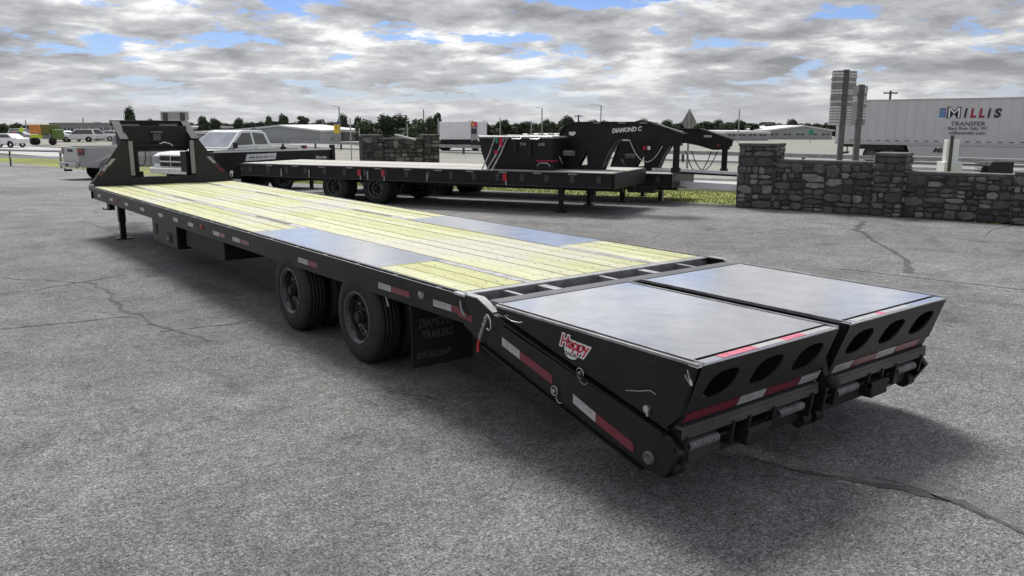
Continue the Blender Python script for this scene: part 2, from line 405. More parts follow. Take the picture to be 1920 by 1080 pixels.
# cracks and tar seams in the lot: strips laid on the asphalt
def seam(pts, widths, wob=.02, z=.004, mt=TAR):
    P = [on(a, b, 2, 0) for a, b in pts]; C2 = []
    for i in range(len(P) - 1):
        n = max(2, int((P[i + 1] - P[i]).length / .06))
        for k in range(n):
            t = k / n; C2.append((P[i].lerp(P[i + 1], t), widths[i] * (1 - t) + widths[i + 1] * t))
    C2.append((P[-1], widths[-1]))
    vs = []; fs = []; off = 0
    for i, (p, w) in enumerate(C2):
        d = (C2[min(i + 1, len(C2) - 1)][0] - C2[max(i - 1, 0)][0]).normalized(); s = Vector((-d.y, d.x, 0))
        off = off * .8 + R.uniform(-wob, wob)
        w2 = w * R.uniform(.45, 1.25)
        for sg in (-1, 1): v = p + s * (off + sg * w2 / 2); vs.append((v.x, v.y, H(v.x, v.y) + z))
    for i in range(len(C2) - 1): fs.append((2 * i, 2 * i + 1, 2 * i + 3, 2 * i + 2))
    me = D.meshes.new('pavement_crack'); me.from_pydata(vs, [], fs); me.materials.append(mt)
    o = D.objects.new('pavement_crack', me); C.objects.link(o); tag(o, kind='structure')
seam([(0, 520), (110, 527), (170, 531), (215, 556), (240, 588), (275, 596), (330, 618), (400, 640)], [.015, .02, .03, .05, .07, .03, .06, .02], .03)
seam([(0, 552), (60, 545), (170, 527), (235, 515)], [.02, .02, .03, .015])
seam([(0, 618), (120, 606), (250, 592)], [.025, .02, .02], .01)
seam([(300, 622), (340, 617), (420, 610), (470, 603)], [.03, .015, .02, .01])
PATCH = ground_mat('darker_weathered_asphalt', (.155, .155, .155), .2, .5, .8, .2)
seam([(150, 527), (205, 548), (238, 584), (275, 592), (330, 612), (400, 634), (455, 628)], [.10, .28, .34, .2, .3, .2, .05], .05, .002, PATCH)
seam([(-20, 523), (-200, 560)], [.02, .02])
seam([(1450, 868), (1560, 886), (1680, 905), (1800, 935), (1900, 975), (2000, 1020)], [.05, .16, .2, .26, .2, .1], .04, .002, PATCH)
seam([(1620, 415), (1606, 430), (1650, 459), (1697, 484), (1704, 512)], [.10, .14, .07, .08, .14], .02)
seam([(1380, 487), (1480, 497), (1600, 507), (1700, 519), (1800, 530), (1990, 552)], [.015, .02, .025, .03, .03, .03], .006)
seam([(1380, 492), (1480, 501), (1600, 512), (1700, 524), (1990, 558)], [.01, .01, .015, .01, .01], .006)
seam([(1902, 422), (1867, 428), (1843, 443)], [.05, .03, .02])
seam([(1395, 856), (1480, 877), (1600, 897), (1700, 915), (1800, 942), (1880, 976), (1990, 1020)], [.01, .035, .05, .07, .06, .035, .03], .02)
seam([(1640, 897), (1720, 915), (1800, 948), (1860, 975)], [.01, .02, .015, .01], .02)
seam([(700, 470 + 260), (820, 750), (930, 745)], [.006, .01, .006], .01)

seam([(1500, 690), (1620, 720), (1760, 715), (1990, 760)], [.004, .007, .007, .006], .015)
seam([(0, 430), (160, 415), (300, 470)], [.02, .02, .01], .02)
seam([(1240, 430), (1350, 445), (1480, 430), (1606, 430)], [.01, .015, .015, .01], .02)
def stain(px, py, rx, ry, mt, name='oil_stain', z=.0015):
    c = on(px, py, 2, 0); n = 26; ph = R.uniform(0, 6); vs = []
    for k in range(n):
        a = 2 * PI * k / n; q = 1 + .25 * math.sin(2 * a + ph) + .15 * math.sin(5 * a + ph * 2) + R.uniform(-.08, .08)
        vs.append((c.x + rx * q * math.cos(a), c.y + ry * q * math.sin(a), H(c.x, c.y) + z))
    me = D.meshes.new(name); me.from_pydata(vs, [], [tuple(range(n))]); me.materials.append(mt); o = D.objects.new(name, me); C.objects.link(o); tag(o, kind='structure')
SPILL = ground_mat('old_oil_spot', (.165, .165, .165), .3, .7, .6, .3)
for px, py, rx, ry in ((712, 793, .035, .025), (470, 735, .05, .02), (1755, 610, .07, .05), (905, 925, .03, .02), (1590, 470, .12, .06), (260, 430, .14, .08), (1180, 400, .2, .1), (590, 970, .025, .03), (1320, 445, .15, .07)): stain(px, py, rx, ry, SPILL)
# loose grit and pebbles on the paving near the viewer
b = MB(); rp_ = random.Random(3)
for i in range(3800):
    px, py = rp_.uniform(-50, 1970), 420 + 680 * rp_.random() ** .7; c = on(px, py, 2, 0)
    if -1.2 < c.x < 1.2 and -1.8 < c.y < 12: continue
    z = rp_.uniform(.0015, .0045) * (1.6 if rp_.random() < .05 else 1); hz = H(c.x, c.y)
    a = [(c.x + z * math.cos(t_), c.y + z * math.sin(t_), hz) for t_ in (0, 1.7, 3.3, 4.9)]
    b.add(a + [(c.x + z * .2, c.y, hz + z * .9)], [(0, 1, 4), (1, 2, 4), (2, 3, 4), (3, 0, 4)])
o = b.build('grit', mat('pale_grit', (.36, .355, .34), .8, var=.6, vscale=3)); tag(o, kind='stuff', label='loose grit and tiny stones scattered over the asphalt', cat='grit')

# ------------------------------------------------------------------ main trailer (world axes: +Y forward, Z up, deck 0.868)
HD = .868; HW = 1.297; LEN = 11.75
T = thing('flatbed_trailer', 'long black gooseneck flatbed trailer with new pine deck and folded ramps in the foreground', 'trailer')
for sx in (-1, 1):
    b = MB()
    xo = sx * 1.245
    b.bb((xo, 0, .655), (xo - sx * .008, LEN, .853))                       # web
    b.bb((xo, 0, .655), (xo - sx * .07, LEN, .665)); b.bb((xo, 0, .845), (xo - sx * .07, LEN, .8555))
    b.build('side_rail', BLACK, T)
    b = MB(); b.bb((sx * 1.287, -.02, .800), (sx * 1.299, LEN, .862))
    b.bb((sx * 1.287, LEN - .012, .655), (sx * 1.250, LEN, .79))
    rr = b.build('rub_rail', BLACK, T)
    y = .35; i = 0
    sp = MB(); sp.bb((sx * 1.2865, -.03, -.03), (sx * 1.2465, .03, .03)); sm = sp.mesh('stake_pocket', BLACK)
    while y < LEN:
        inst(sm, 'stake_pocket', T, (0, y, .83)); y += .61
# long side face below the rub rail (deep channel lip seen as one plate)
b = MB(); b.bb((-1.262, 0, .657), (-1.2475, LEN, .799)); b.build('side_plate', BLACK, T)
# thin paler grey strips along the top edges of rub rail and side rail
for sx in (-1, 1):
    b = MB(); b.bb((sx * 1.2895, .0, .8622), (sx * 1.2965, LEN, .8642)); b.build('pale_rail_edge', GREYST, T)
    b = MB(); b.bb((sx * 1.243, .0, .8558), (sx * 1.236, LEN, .8665)); b.build('pale_rail_edge', GREYST, T)
# main engineered beams and cross members
for sx in (-1, 1):
    b = MB(); x = sx * .55
    b.bb((x - .006, -.1, .42), (x + .006, LEN, .80)); b.bb((x - .075, -.1, .41), (x + .075, LEN, .4195)); b.bb((x - .075, -.1, .8005), (x + .075, LEN, .81))
    b.build('main_beam', BLACKM, T)
cmx = MB(); cmx.bb((-1.236, -.03, .74), (1.236, .03, .826)); cmm = cmx.mesh('cross_member', BLACKM)
for k in range(28): inst(cmm, 'cross_member', T, (0, .25 + k * .41, 0))
# deck: steel strips, steel wheel covers, pine planks
ZT = HD
def plank(x0, x1, y0, y1):
    g = .007; b = MB(); dz = R.uniform(-.0025, .0015)
    b.bb((x0 + g, y0 + g, ZT - .038), (x1 - g, y1 - g, ZT + dz)); o = b.build('plank', WOOD, T, bevel=.003)
WX = .20
xs_mid = [-.615 + i * (1.23 / 7) for i in range(8)]
for i in range(7):
    y = .085
    cuts = [.085, 11.70] if i % 2 else [.085, R.choice([4.88, 6.1]), 11.70]
    for a, c in zip(cuts, cuts[1:]): plank(xs_mid[i], xs_mid[i + 1], a, c)
for sx in (-1, 1):
    e = [.70, .70 + .178, .70 + .178 * 2, 1.234]
    for i in range(3):
        x0, x1 = sorted((sx * e[i], sx * e[i + 1]))
        plank(x0, x1, .085, 1.275)
        k = R.uniform(7.2, 8.6)
        plank(x0, x1, 3.985, k); plank(x0, x1, k, 11.70)
    # wheel cover plate
    b = MB(); x0, x1 = sorted((sx * .63, sx * 1.234)); b.bb((x0, 1.285, ZT - .012), (x1, 3.975, ZT + .002))
    b.build('wheel_cover_plate', GLOSSD, T)
    # narrow steel strip between board fields
    x0, x1 = sorted((sx * .618, sx * .697)); b = MB(); b.bb((x0, .085, ZT - .012), (x1, 1.28, ZT - .001)); b.bb((x0, 3.98, ZT - .012), (x1, 11.7, ZT - .001))
    b.build('deck_strip', GREYST, T)
    # recessed tie-down slots in the strip
    for yy in (4.4, 7.9, 10.6):
        s = MB(); s.bb((sx * .64, yy, ZT - .0005), (sx * .675, yy + 1.0, ZT + .0015)); s.build('chain_slot', BLACKM, T)
# deck screws in rows over the cross members
b = MB()
for k in range(28):
    yy = .25 + k * .41
    for i in range(7):
        for f in (.25, .75):
            x = xs_mid[i] + (xs_mid[i + 1] - xs_mid[i]) * f; b.box((x + R.uniform(-.006, .006), yy + R.uniform(-.008, .008), ZT + .0022), (.011, .011, .0016))
    if yy > 3.99 or yy < 1.27:
        for sx in (-1, 1):
            for i in range(3):
                for f in (.25, .75): b.box((sx * (.70 + .178 * (i + f)), yy + R.uniform(-.008, .008), ZT + .0022), (.011, .011, .0016))
tag(b.build('deck_screws', GREYST, T), kind='stuff')
# rear of deck
b = MB(); b.bb((-1.245, .0, .66), (1.245, .075, ZT + .001)); b.build('rear_cross_plate', GREYST, T, bevel=.004)
b = MB(); b.bb((-1.235, -.33, .70), (1.235, -.001, .71)); b.build('pit_floor', BLACKM, T)
for x in (-.948, -.621, -.04, .403, .846):
    wdt = .035 if abs(x + .948) < .01 or abs(x - .846) < .01 or x == -.04 else .075
    b = MB(); b.bb((x - wdt / 2, -.20, .72), (x + wdt / 2, -.001, .856)); b.build('pit_bar', GREYST, T)
b = MB(); b.bb((-1.235, -.325, .745), (1.235, -.205, .861)); b.build('knee_cross_beam', mat('dark_grey_painted_steel', (.10, .10, .105), .35, var=.2), T, bevel=.006)

# dovetail side beams (slope down from the deck to the tail)
def side_beam(sx):
    b = MB(); poly = [(0.0, .866), (-.16, .866), (-.33, .800), (-1.84, .435), (-1.90, .36), (-1.80, .20), (-1.66, .212), (-.92, .415), (-.18, .585), (.0, .655)]
    x0, x1 = sorted((sx * HW, sx * (HW - .045)))
    b.prism(poly, 0, x0, x1); o = b.build('dovetail_beam', BLACK, T, bevel=.004)
    c = MB()
    pts = [(.0, .867), (-.16, .867), (-.33, .800)]
    for a, d in zip(pts, pts[1:]): c.bar((sx * (HW - .03), a[0], a[1] + .004), (sx * (HW - .03), d[0], d[1] + .004), .06, .008)
    c.build('beam_top_flange', GREYST, T)
    c = MB()
    for (ya, za, yb, zb) in ((-.36, .797, -1.80, .449), (-.20, .575, -1.66, .205)):
        c.bar((sx * (HW + .006), ya, za), (sx * (HW + .006), yb, zb), .03, .012)
    c.build('beam_edge_flange', BLACK, T)
for sx in (-1, 1): side_beam(sx)
# tail cross beam and ground rollers
b = MB(); b.bb((-1.25, -1.80, .24), (1.25, -1.72, .40)); b.build('tail_cross_beam', BLACKM, T, bevel=.006)
for x in (-1.22, -.05, .08, 1.22):
    b = MB(); b.cyl((x - .04, -1.78, .245), (x + .04, -1.78, .245), .055, 16); b.build('tail_roller', BLACKM, T)
for sx in (-1, 1):
    b = MB(); b.lathe([(sx * .010, .0), (sx * .010, .020), (sx * .014, .024), (sx * .014, .032), (sx * .006, .038), (-sx * .01, .038)], (sx * (HW + .004), -1.70, .285), 0, 20)
    b.build('pivot_cap', mat('dull_grey_metal', (.12, .12, .12), .4, metal=.3, var=.3), T)

# ramps
def ramp(x0, x1, nm_sx):
    rz = [( -.345, .860), (-1.985, .853)]
    # reflective top sheet, set inside a raised rim
    b = MB(); b.add([(x0 + .02, -.345, .861), (x1 - .02, -.345, .861), (x1 - .02, -1.905, .856), (x0 + .02, -1.905, .856),
                     (x0 + .02, -.345, .851), (x1 - .02, -.345, .851), (x1 - .02, -1.905, .846), (x0 + .02, -1.905, .846)],
                    [(0, 1, 2, 3), (7, 6, 5, 4), (0, 4, 5, 1), (1, 5, 6, 2), (2, 6, 7, 3), (3, 7, 4, 0)])
    rp = b.build('ramp', GLOSSD, T)
    tag(rp, 'left ramp with a round shop decal on its side' if nm_sx < 0 else 'right ramp with plain side')
    # rim strips
    for xe_ in (x0 + .009, x1 - .009):
        b = MB(); b.bar((xe_, -.34, .857), (xe_, -1.985, .851), .012, .018); b.build('ramp_edge', GREYST, rp)
    b = MB(); b.bb((x0, -1.985, .838), (x1, -1.925, .854)); b.build('ramp_lip', GLOSSD, rp, bevel=.004)
    # side plates
    for x in (x0, x1 - .01):
        b = MB(); b.prism([(-.345, .850), (-1.975, .842), (-1.862, .50), (-1.80, .455), (-.37, .815)], 0, x, x + .01)
        b.build('side_gusset', BLACK, rp)
    # sloping rear plate with three oval openings
    P0 = Vector((0, -1.985, .838)); P1 = Vector((0, -1.862, .50)); up_ = (P0 - P1)
    nrm_ = Vector((0, -up_.z, up_.y)).normalized()
    me = D.meshes.new('rear_plate'); bm = bmesh.new()
    def pt(u, v, off=0): q = P1 + up_ * v + nrm_ * off; return (u, q.y, q.z)
    wd = x1 - x0; cs = [x0 + wd * k for k in (.18, .5, .82)]
    # split into three cells, each a ring of quads round an oval hole
    for ci, cx in enumerate(cs):
        xa = x0 + wd * (0, .34, .66)[ci]; xb = x0 + wd * (.34, .66, 1)[ci]; n = 32
        for side in (0, -.012):
            inner = []; outer = []
            for k in range(n):
                a = 2 * PI * k / n; ca, sa = math.cos(a), math.sin(a)
                # slanted oval
                pw = lambda q: math.copysign(abs(q) ** .72, q)
                ex = .118 * pw(ca) + .028 * pw(sa); ey = .235 * pw(sa)
                inner.append(bm.verts.new(pt(cx + ex, .60 + ey * .98, side)))
                # outer: project onto the rectangle
                rx = (xb - cx) if ca > 0 else (cx - xa); ry = (1 - .60) if sa > 0 else .60
                t = min(rx / abs(ca) if abs(ca) > 1e-6 else 9e9, ry / abs(sa) if abs(sa) > 1e-6 else 9e9)
                outer.append(bm.verts.new(pt(cx + ca * t, .60 + sa * t, side)))
            for k in range(n): bm.faces.new((inner[k], inner[(k + 1) % n], outer[(k + 1) % n], outer[k]))
            # corners
            if side == 0: I0 = inner
            else:
                for k in range(n): bm.faces.new((I0[k], I0[(k + 1) % n], inner[(k + 1) % n], inner[k]))
            for cu, cv in ((xa, 0), (xb, 0), (xa, 1), (xb, 1)):
                best = sorted(range(n), key=lambda k: (outer[k].co - Vector(pt(cu, cv, side))).length)[:2]
                if abs(best[0] - best[1]) in (1, n - 1):
                    cvx = bm.verts.new(pt(cu, cv, side)); bm.faces.new((outer[best[0]], outer[best[1]], cvx))
    bmesh.ops.recalc_face_normals(bm, faces=bm.faces)
    bm.to_mesh(me); bm.free(); me.materials.append(mat('rear_plate_black', (.022, .022, .023), .45, var=.25, vscale=4))
    o = D.objects.new('rear_plate', me); C.objects.link(o); o.parent = rp
    # inner ribs seen through the openings
    for k in (.34, .66):
        b = MB(); b.prism([(-.36, .845), (-1.95, .838), (-1.84, .50), (-.38, .80)], 0, x0 + wd * k - .005, x0 + wd * k + .005); b.build('inner_rib', BLACKM, rp)
    # bottom flange
    b = MB(); b.bb((x0, -1.885, .478), (x1, -1.80, .497)); b.bb((x0, -1.888, .43), (x1, -1.876, .4775)); b.build('bottom_flange', mat('grey_black_steel', (.07, .07, .072), .4, var=.3), rp)
    # reflective tape on rear plate
    segs = [(.0, .36, REDT), (.36, .56, WHT), (.56, .83, REDT), (.83, 1.0, WHT)]
    if nm_sx > 0: segs = [(.02, .20, WHT), (.20, .44, REDT), (.44, .64, WHT), (.64, .9, REDT)]
    for a, c, mt in segs:
        b = MB(); ua, uc = x0 + wd * a + .01, x0 + wd * c
        b.add([pt(ua, .05, .002), pt(uc, .05, .002), pt(uc + .01, .20, .002), pt(ua + .01, .20, .002), pt(ua, .05, .0045), pt(uc, .05, .0045), pt(uc + .01, .20, .0045), pt(ua + .01, .20, .0045)],
              [(0, 1, 2, 3), (7, 6, 5, 4), (0, 4, 5, 1), (1, 5, 6, 2), (2, 6, 7, 3), (3, 7, 4, 0)])
        ob = b.build('red_tape' if mt is REDT else 'white_tape', mt, rp)
        if mt is WHT:
            q = pt(ua + .03, .085, .0047); text('DOT-C2', .032, GREYST, rp, q, (1, 0, 0), up_, ext=.0003)
    # faded tape on the lip, seen from above
    for a, c, mt in ((.14, .38, 'p'), (.38, .58, 'w'), (.58, .74, 'p'), (.74, .95, 'w')) if nm_sx < 0 else ((.06, .30, 'w'), (.30, .36, 'p'), (.36, .62, 'w')):
        b = MB(); b.bb((x0 + wd * a, -1.978, .8545), (x0 + wd * c, -1.93, .856))
        b.build('red_tape' if mt == 'p' else 'white_tape', mat('faded_red_tape', (.55, .14, .20), .35, var=.2, vscale=20) if mt == 'p' else WHT, rp)
    return rp
RL = ramp(-1.262, -.055, -1); RR = ramp(.065, 1.262, 1)
# outward side wing of the left ramp: plates flush with the rail
for sx, rp in ((-1, RL), (1, RR)):
    b = MB(); x0, x1 = sorted((sx * 1.263, sx * 1.297))
    b.prism([(-.36, .846), (-1.975, .842), (-1.885, .56), (-1.80, .475), (-.38, .815)], 0, x0, x1); b.build('side_panel', BLACK, rp, bevel=.003)
    b = MB(); b.bar((sx * 1.29, -.36, .856), (sx * 1.29, -1.985, .850), .016, .014); b.build('ramp_edge', GREYST, rp)
    b = MB(); b.bb((x0, -1.985, .838), (x1, -1.925, .853)); b.build('ramp_lip', GLOSSD, rp)
# decal
XS = -1.2985
def side_oval(cy, cz, ry, rzz, mt, x, par, name='decal', n=28, wob=0):
    b = MB(); b.prism([(cy + ry * math.cos(2 * PI * k / n) * (1 + wob * math.cos(4 * PI * k / n)), cz + rzz * math.sin(2 * PI * k / n)) for k in range(n)], 0, x - .0008, x); return b.build(name, mt, par)
side_oval(-1.085, .715, .062, .040, LETW, XS, RL)
text('Happy', .098, LETW, RL, (-1.2999, -.985, .742), (0, -1, -.06), (0, -.06, 1), shear=.25, ext=.0003, bold=.011, xs=.92, name='decal_outline')
text('Happy', .098, RED, RL, (-1.3006, -.985, .742), (0, -1, -.06), (0, -.06, 1), shear=.25, ext=.0003, bold=.002, xs=.92, name='decal_script')
text('TRAILERS', .030, LETD, RL, (-1.2999, -1.018, .694), (0, -1, -.03), (0, -.03, 1), ext=.0003, name='decal_lettering', bold=.0008)
# reflective tapes along the left side
def tape(y0, y1, z0, z1, mt, x=-1.263, h=.048, sk=0):
    b = MB(); b.add([(x, y0, z0 - h / 2), (x, y1, z1 - h / 2), (x, y1, z1 + h / 2), (x, y0, z0 + h / 2), (x - .0012, y0, z0 - h / 2), (x - .0012, y1, z1 - h / 2), (x - .0012, y1, z1 + h / 2), (x - .0012, y0, z0 + h / 2)],
                    [(0, 1, 2, 3), (7, 6, 5, 4), (0, 4, 5, 1), (1, 5, 6, 2), (2, 6, 7, 3), (3, 7, 4, 0)])
    o = b.build('red_tape' if mt is REDT else 'white_tape', mt, T)
    if mt is WHT and y0 < 3: text('DOT-C2', .034, GREYST, T, (x - .0014, y0 - .03, z0 - .012), (0, y1 - y0, z1 - z0), (0, (z1 - z0) / max(.01, y0 - y1), 1), ext=.0002)
for ya, yb, mt in ((.43, .20, WHT), (1.235, 1.04, WHT), (1.04, .76, REDT), (2.78, 2.57, WHT), (2.57, 2.36, REDT), (4.55, 4.33, WHT), (4.33, 4.05, REDT), (5.2, 5.0, WHT), (5.0, 4.8, REDT)):
    tape(ya, yb, .735, .735, mt)
tape(.20, .10, .735, .735, REDT); tape(.06, -.10, .735, .72, REDT, x=-1.2978)
for y in (6.05, 6.69, 7.39, 8.35, 9.3, 10.3, 11.2): tape(y + .1, y - .1, .745, .745, WHT)
tape(-.43, -.61, .640, .590, WHT, x=-1.2978, h=.055); tape(-.61, -.92, .590, .508, REDT, x=-1.2978, h=.055)
tape(-1.104, -1.291, .445, .385, WHT, x=-1.2978, h=.055); tape(-1.291, -1.584, .385, .300, REDT, x=-1.2978, h=.055)
# side lamps
for y in (.588, 5.6, 9.9):
    b = MB(); b.lathe([(0, .036), (-.012, .033), (-.016, .0)], (-1.262, y, .765), 0, 16); b.build('marker_lamp', GREYST if y < 1 else REDL, T)
# rings, hooks, handles on tail side
def ring(c, r, tr, par, nm='pin_ring', tilt=0, mt=ZINC, a0=0, a1=2 * PI):
    b = MB(); cl = abs(a1 - a0 - 2 * PI) < .01; n = 24
    pts = [(c[0] - .012 * math.sin(2 * PI * k / n) * tilt, c[1] + r * math.cos(a0 + (a1 - a0) * k / n), c[2] + r * math.sin(a0 + (a1 - a0) * k / n)) for k in range(n if cl else n + 1)]
    b.tube(pts, tr, 6, closed=cl); b.build(nm, mt, par)
ring((-1.305, -1.165, .612), .030, .003, RL); ring((-1.308, -1.20, .598), .040, .0028, RL, a0=-2.6, a1=1.0)
ring((-1.308, -.95, .452), .028, .003, T); ring((-1.310, -1.0, .42), .030, .0025, T, a0=-2.4, a1=.4)
for c, par in (((-1.30, -1.165, .612), RL), ((-1.30, -.95, .452), T)):
    b = MB(); b.cyl((c[0] - .016, c[1], c[2]), (c[0] + .02, c[1], c[2]), .012, 12); b.build('lock_pin', GREYST, par)
b = MB(); b.tube([(-1.300, -.50, .822), (-1.315, -.47, .815), (-1.315, -.55, .797), (-1.315, -.62, .800), (-1.300, -.64, .806)], .0035, 6); b.build('grab_wire', ZINC, RL)
b = MB(); b.tube([(-1.300, -1.52, .605), (-1.312, -1.62, .63), (-1.312, -1.70, .655), (-1.304, -1.735, .640)], .003, 6); b.build('spring_wire', GREYST, RL)
b = MB(); b.cyl((-1.296, -1.68, .55), (-1.318, -1.68, .55), .02, 10); b.bar((-1.31, -1.68, .55), (-1.31, -1.695, .515), .02, .012); b.build('latch_bolt', ZINC, RL)
b = MB(); b.bar((-1.301, -1.93, .82), (-1.301, -1.955, .745), .012, .006); b.bar((-1.301, -1.915, .79), (-1.301, -1.95, .75), .01, .005); b.build('corner_latch', ZINC, RL)
b = MB(); b.bar((-1.3, -.42, .775), (-1.3, -1.80, .450), .004, .006); b.build('weld_line', GREYST, T)
b = MB(); b.bar((-1.2995, -1.22, .655), (-1.2995, -1.93, .838), .002, .004); b.build('panel_seam', BLACKM, RL)
# slot between ramp and tail beam: black angle
b = MB(); b.bar((-1.285, -.45, .735), (-1.285, -1.78, .435), .05, .02); b.build('hinge_angle', BLACKM, T)
# safety chain, hook and red handle at the knee
b = MB()
prev = Vector((-1.318, -.29, .775))
for k in range(9):
    c = Vector((-1.318 - .004 * (k % 2), -.29 + .010 * k, .775 - .020 * k))
    n = 12; ax = (k % 2)
    pts = [(c.x + (.007 * math.cos(2 * PI * j / n) if ax else 0), c.y + (0 if ax else .008 * math.cos(2 * PI * j / n)), c.z + .015 * math.sin(2 * PI * j / n)) for j in range(n)]
    b.tube(pts, .0028, 5, closed=True)
b.build('safety_chain', ZINC, T)
b = MB(); b.tube([(-1.322, -.31, .79), (-1.326, -.345, .765), (-1.326, -.35, .715), (-1.322, -.325, .69), (-1.322, -.30, .70)], .006, 6); b.build('chain_hook', ZINC, T)
b = MB(); b.tube([(-1.322, -.215, .60), (-1.324, -.205, .58), (-1.324, -.205, .525)], .011, 8); b.build('chain_tag', REDL, T)
b = MB(); b.tube([(-1.30, .03, .82), (-1.315, .0, .775), (-1.315, -.03, .735), (-1.315, -.06, .74)], .008, 8); b.build('tie_hook', GREYST, T)
b = MB(); b.bb((-1.31, -.03, .855), (-1.27, .10, .875)); b.build('corner_cap', ZINC, T, bevel=.004)
# springs and latches under the ramps at the tail
def helix(c, ln, r, turns, par, name='coil_spring'):
    b = MB(); n = turns * 10
    b.tube([(c[0] - ln / 2 + ln * k / n, c[1] + r * math.cos(2 * PI * k * turns / n), c[2] + r * math.sin(2 * PI * k * turns / n)) for k in range(n + 1)], .0045, 5)
    b.build(name, GREYST, par)
for x in (-1.08, -.30, .30, 1.03):
    helix((x, -1.86, .375), .24, .026, 14, T)
    b = MB(); b.cyl((x - .24, -1.86, .375), (x + .24, -1.86, .375), .010, 8); b.build('spring_rod', BLACKM, T)
for x in (-1.24, -.86, -.72, -.50, -.12, .02, .14, .52, .68, .86, 1.2):
    b = MB(); hgt = R.uniform(.10, .17)
    b.prism([(-1.90, .44), (-1.84, .47), (-1.76, .44), (-1.76, .30), (-1.82, .44 - hgt), (-1.88, .44 - hgt)], 0, x - .011, x + .011); b.build('hinge_lug', BLACKM, T)
for x in (-.66, .62):
    b = MB(); b.box((x, -1.87, .33), (.20, .09, .10)); b.cyl((x - .1, -1.90, .36), (x + .12, -1.90, .36), .018, 8); b.build('latch_block', BLACKM, T, bevel=.01)
b = MB(); b.bar((.005, -1.82, .80), (.005, -1.90, .44), .05, .03); b.lathe([(-.03, .0), (-.03, .035), (.0, .045), (.03, .035), (.03, 0)], (.005, -1.94, .50), 1, 14); b.build('centre_latch', BLACKM, T)
for x in (-1.0, .9):
    b = MB(); b.box((x, -1.80, .30), (.26, .05, .10)); b.build('tail_lamp_housing', mat('dull_dark_box', (.05, .05, .05), .5, var=.2), T, bevel=.01)
# centre tail beam visible between the ramps
b = MB(); b.prism([(-.33, .80), (-1.82, .44), (-1.82, .34), (-.33, .66)], 0, -.045, .055); b.build('centre_beam', BLACKM, T)
# wheels: duals
def wheel_proto(par, loc):
    b = MB()
    b.lathe([(.012, .212), (.0, .235), (-.004, .30), (.004, .35), (.022, .378), (.045, .391), (.060, .392), (.060, .384), (.067, .384), (.067, .394), (.095, .395), (.095, .386), (.102, .386),
             (.102, .395), (.130, .395), (.130, .386), (.137, .386), (.137, .394), (.165, .392), (.165, .384), (.172, .384), (.172, .391), (.190, .387), (.21, .375), (.228, .35), (.234, .30), (.23, .235), (.22, .212)], (0, 0, 0), 0, 48)
    # sidewall ribs / lettering ring
    b.lathe([(-.0025, .262), (-.0065, .266), (-.0065, .270), (-.0035, .274)], (0, 0, 0), 0, 48)
    me = b.mesh('wheel', RUBBER); w = inst(me, 'wheel', par, loc)
    b = MB(); b.lathe([(.004, .222), (-.001, .216), (.002, .206), (.02, .200), (.045, .185), (.09, .180), (.11, .178), (.125, .150), (.118, .12), (.10, .105), (.10, .0)], (0, 0, 0), 0, 40)
    b.lathe([(.22, .215), (.2, .19), (.11, .178)], (0, 0, 0), 0, 40)
    b.build('rim', RIM, w)
    b = MB(); b.lathe([(.003, .2245), (-.0035, .221), (-.0035, .216), (.002, .212)], (0, 0, 0), 0, 40); b.lathe([(.018, .2015), (.014, .1985), (.018, .1955)], (0, 0, 0), 0, 40)
    b.lathe([(.088, .181), (.084, .177), (.088, .173)], (0, 0, 0), 0, 40); b.build('rim_edge', RIMEDGE, w)
    b = MB(); b.lathe([(.10, .080), (.07, .076), (.066, .060), (.03, .056), (.026, .046), (.0, .044), (-.004, .036), (-.004, .0)], (0, 0, 0), 0, 24, smooth=False); b.build('hub', BLACKM, w)
    b = MB()
    for k in range(8):
        a = 2 * PI * k / 8; b.cyl((.10, .135 * math.cos(a), .135 * math.sin(a)), (.075, .135 * math.cos(a), .135 * math.sin(a)), .013, 6)
    b.build('lug_nuts', GREYST, w)
    return w
w0 = wheel_proto(T, (-1.262, 1.635, .392))
for (x, y, rz_) in ((-1.262, 3.03, 0), (-.985, 1.635, 0), (-.985, 3.03, 0), (1.262, 1.635, PI), (1.262, 3.03, PI), (.985, 1.635, PI), (.985, 3.03, PI)):
    w = copy_tree(w0, T); w.location = (x, y, .392); w.rotation_euler = (0, 0, rz_)
for y in (1.635, 3.03):
    b = MB(); b.cyl((-1.0, y, .392), (1.0, y, .392), .06, 12); b.box((0, y, .392), (.3, .3, .28)); b.build('axle', BLACKM, T)
b = MB()
for sx in (-1, 1):
    for y in (1.635, 3.03): b.tube([(sx * .62, y - .55, .52), (sx * .62, y - .3, .47), (sx * .62, y, .45), (sx * .62, y + .3, .47), (sx * .62, y + .55, .52)], .03, 6)
b.build('leaf_spring', BLACKM, T)
# mud flaps behind the rear wheels, with lettering
for sx in (-1, 1):
    b = MB(); x0, x1 = sorted((sx * 1.26, sx * .70)); b.bb((x0, .745, .16), (x1, .753, .64)); fl = b.build('mud_flap', mat('mud_flap_rubber', (.012, .012, .012), .6, var=.3), T)
    if sx < 0:
        text('DIAMOND C', .098, LETG, fl, (-1.20, .7445, .47), (1, 0, 0), (0, 0, 1), ext=.0005, shear=.2, xs=.68, bold=.002)
        text('TRAILERS', .085, LETG, fl, (-1.17, .7445, .38), (1, 0, 0), (0, 0, 1), ext=.0005, xs=.8, bold=.002)
        text('877-703-2247', .068, LETG, fl, (-1.225, .7445, .225), (1, 0, 0), (0, 0, 1), ext=.0005, shear=.2, xs=.8, bold=.001)
        b = MB(); b.bb((-1.27, .735, .62), (-.70, .755, .65)); b.build('flap_bracket', BLACKM, fl)
# curved inner fender over rear wheel
b = MB(); b.tube([(-1.20, 1.635 - .44, .56), (-1.20, 1.635 - .40, .66), (-1.20, 1.635 - .30, .72)], .012, 6); b.build('fender_stay', GREYST, T)
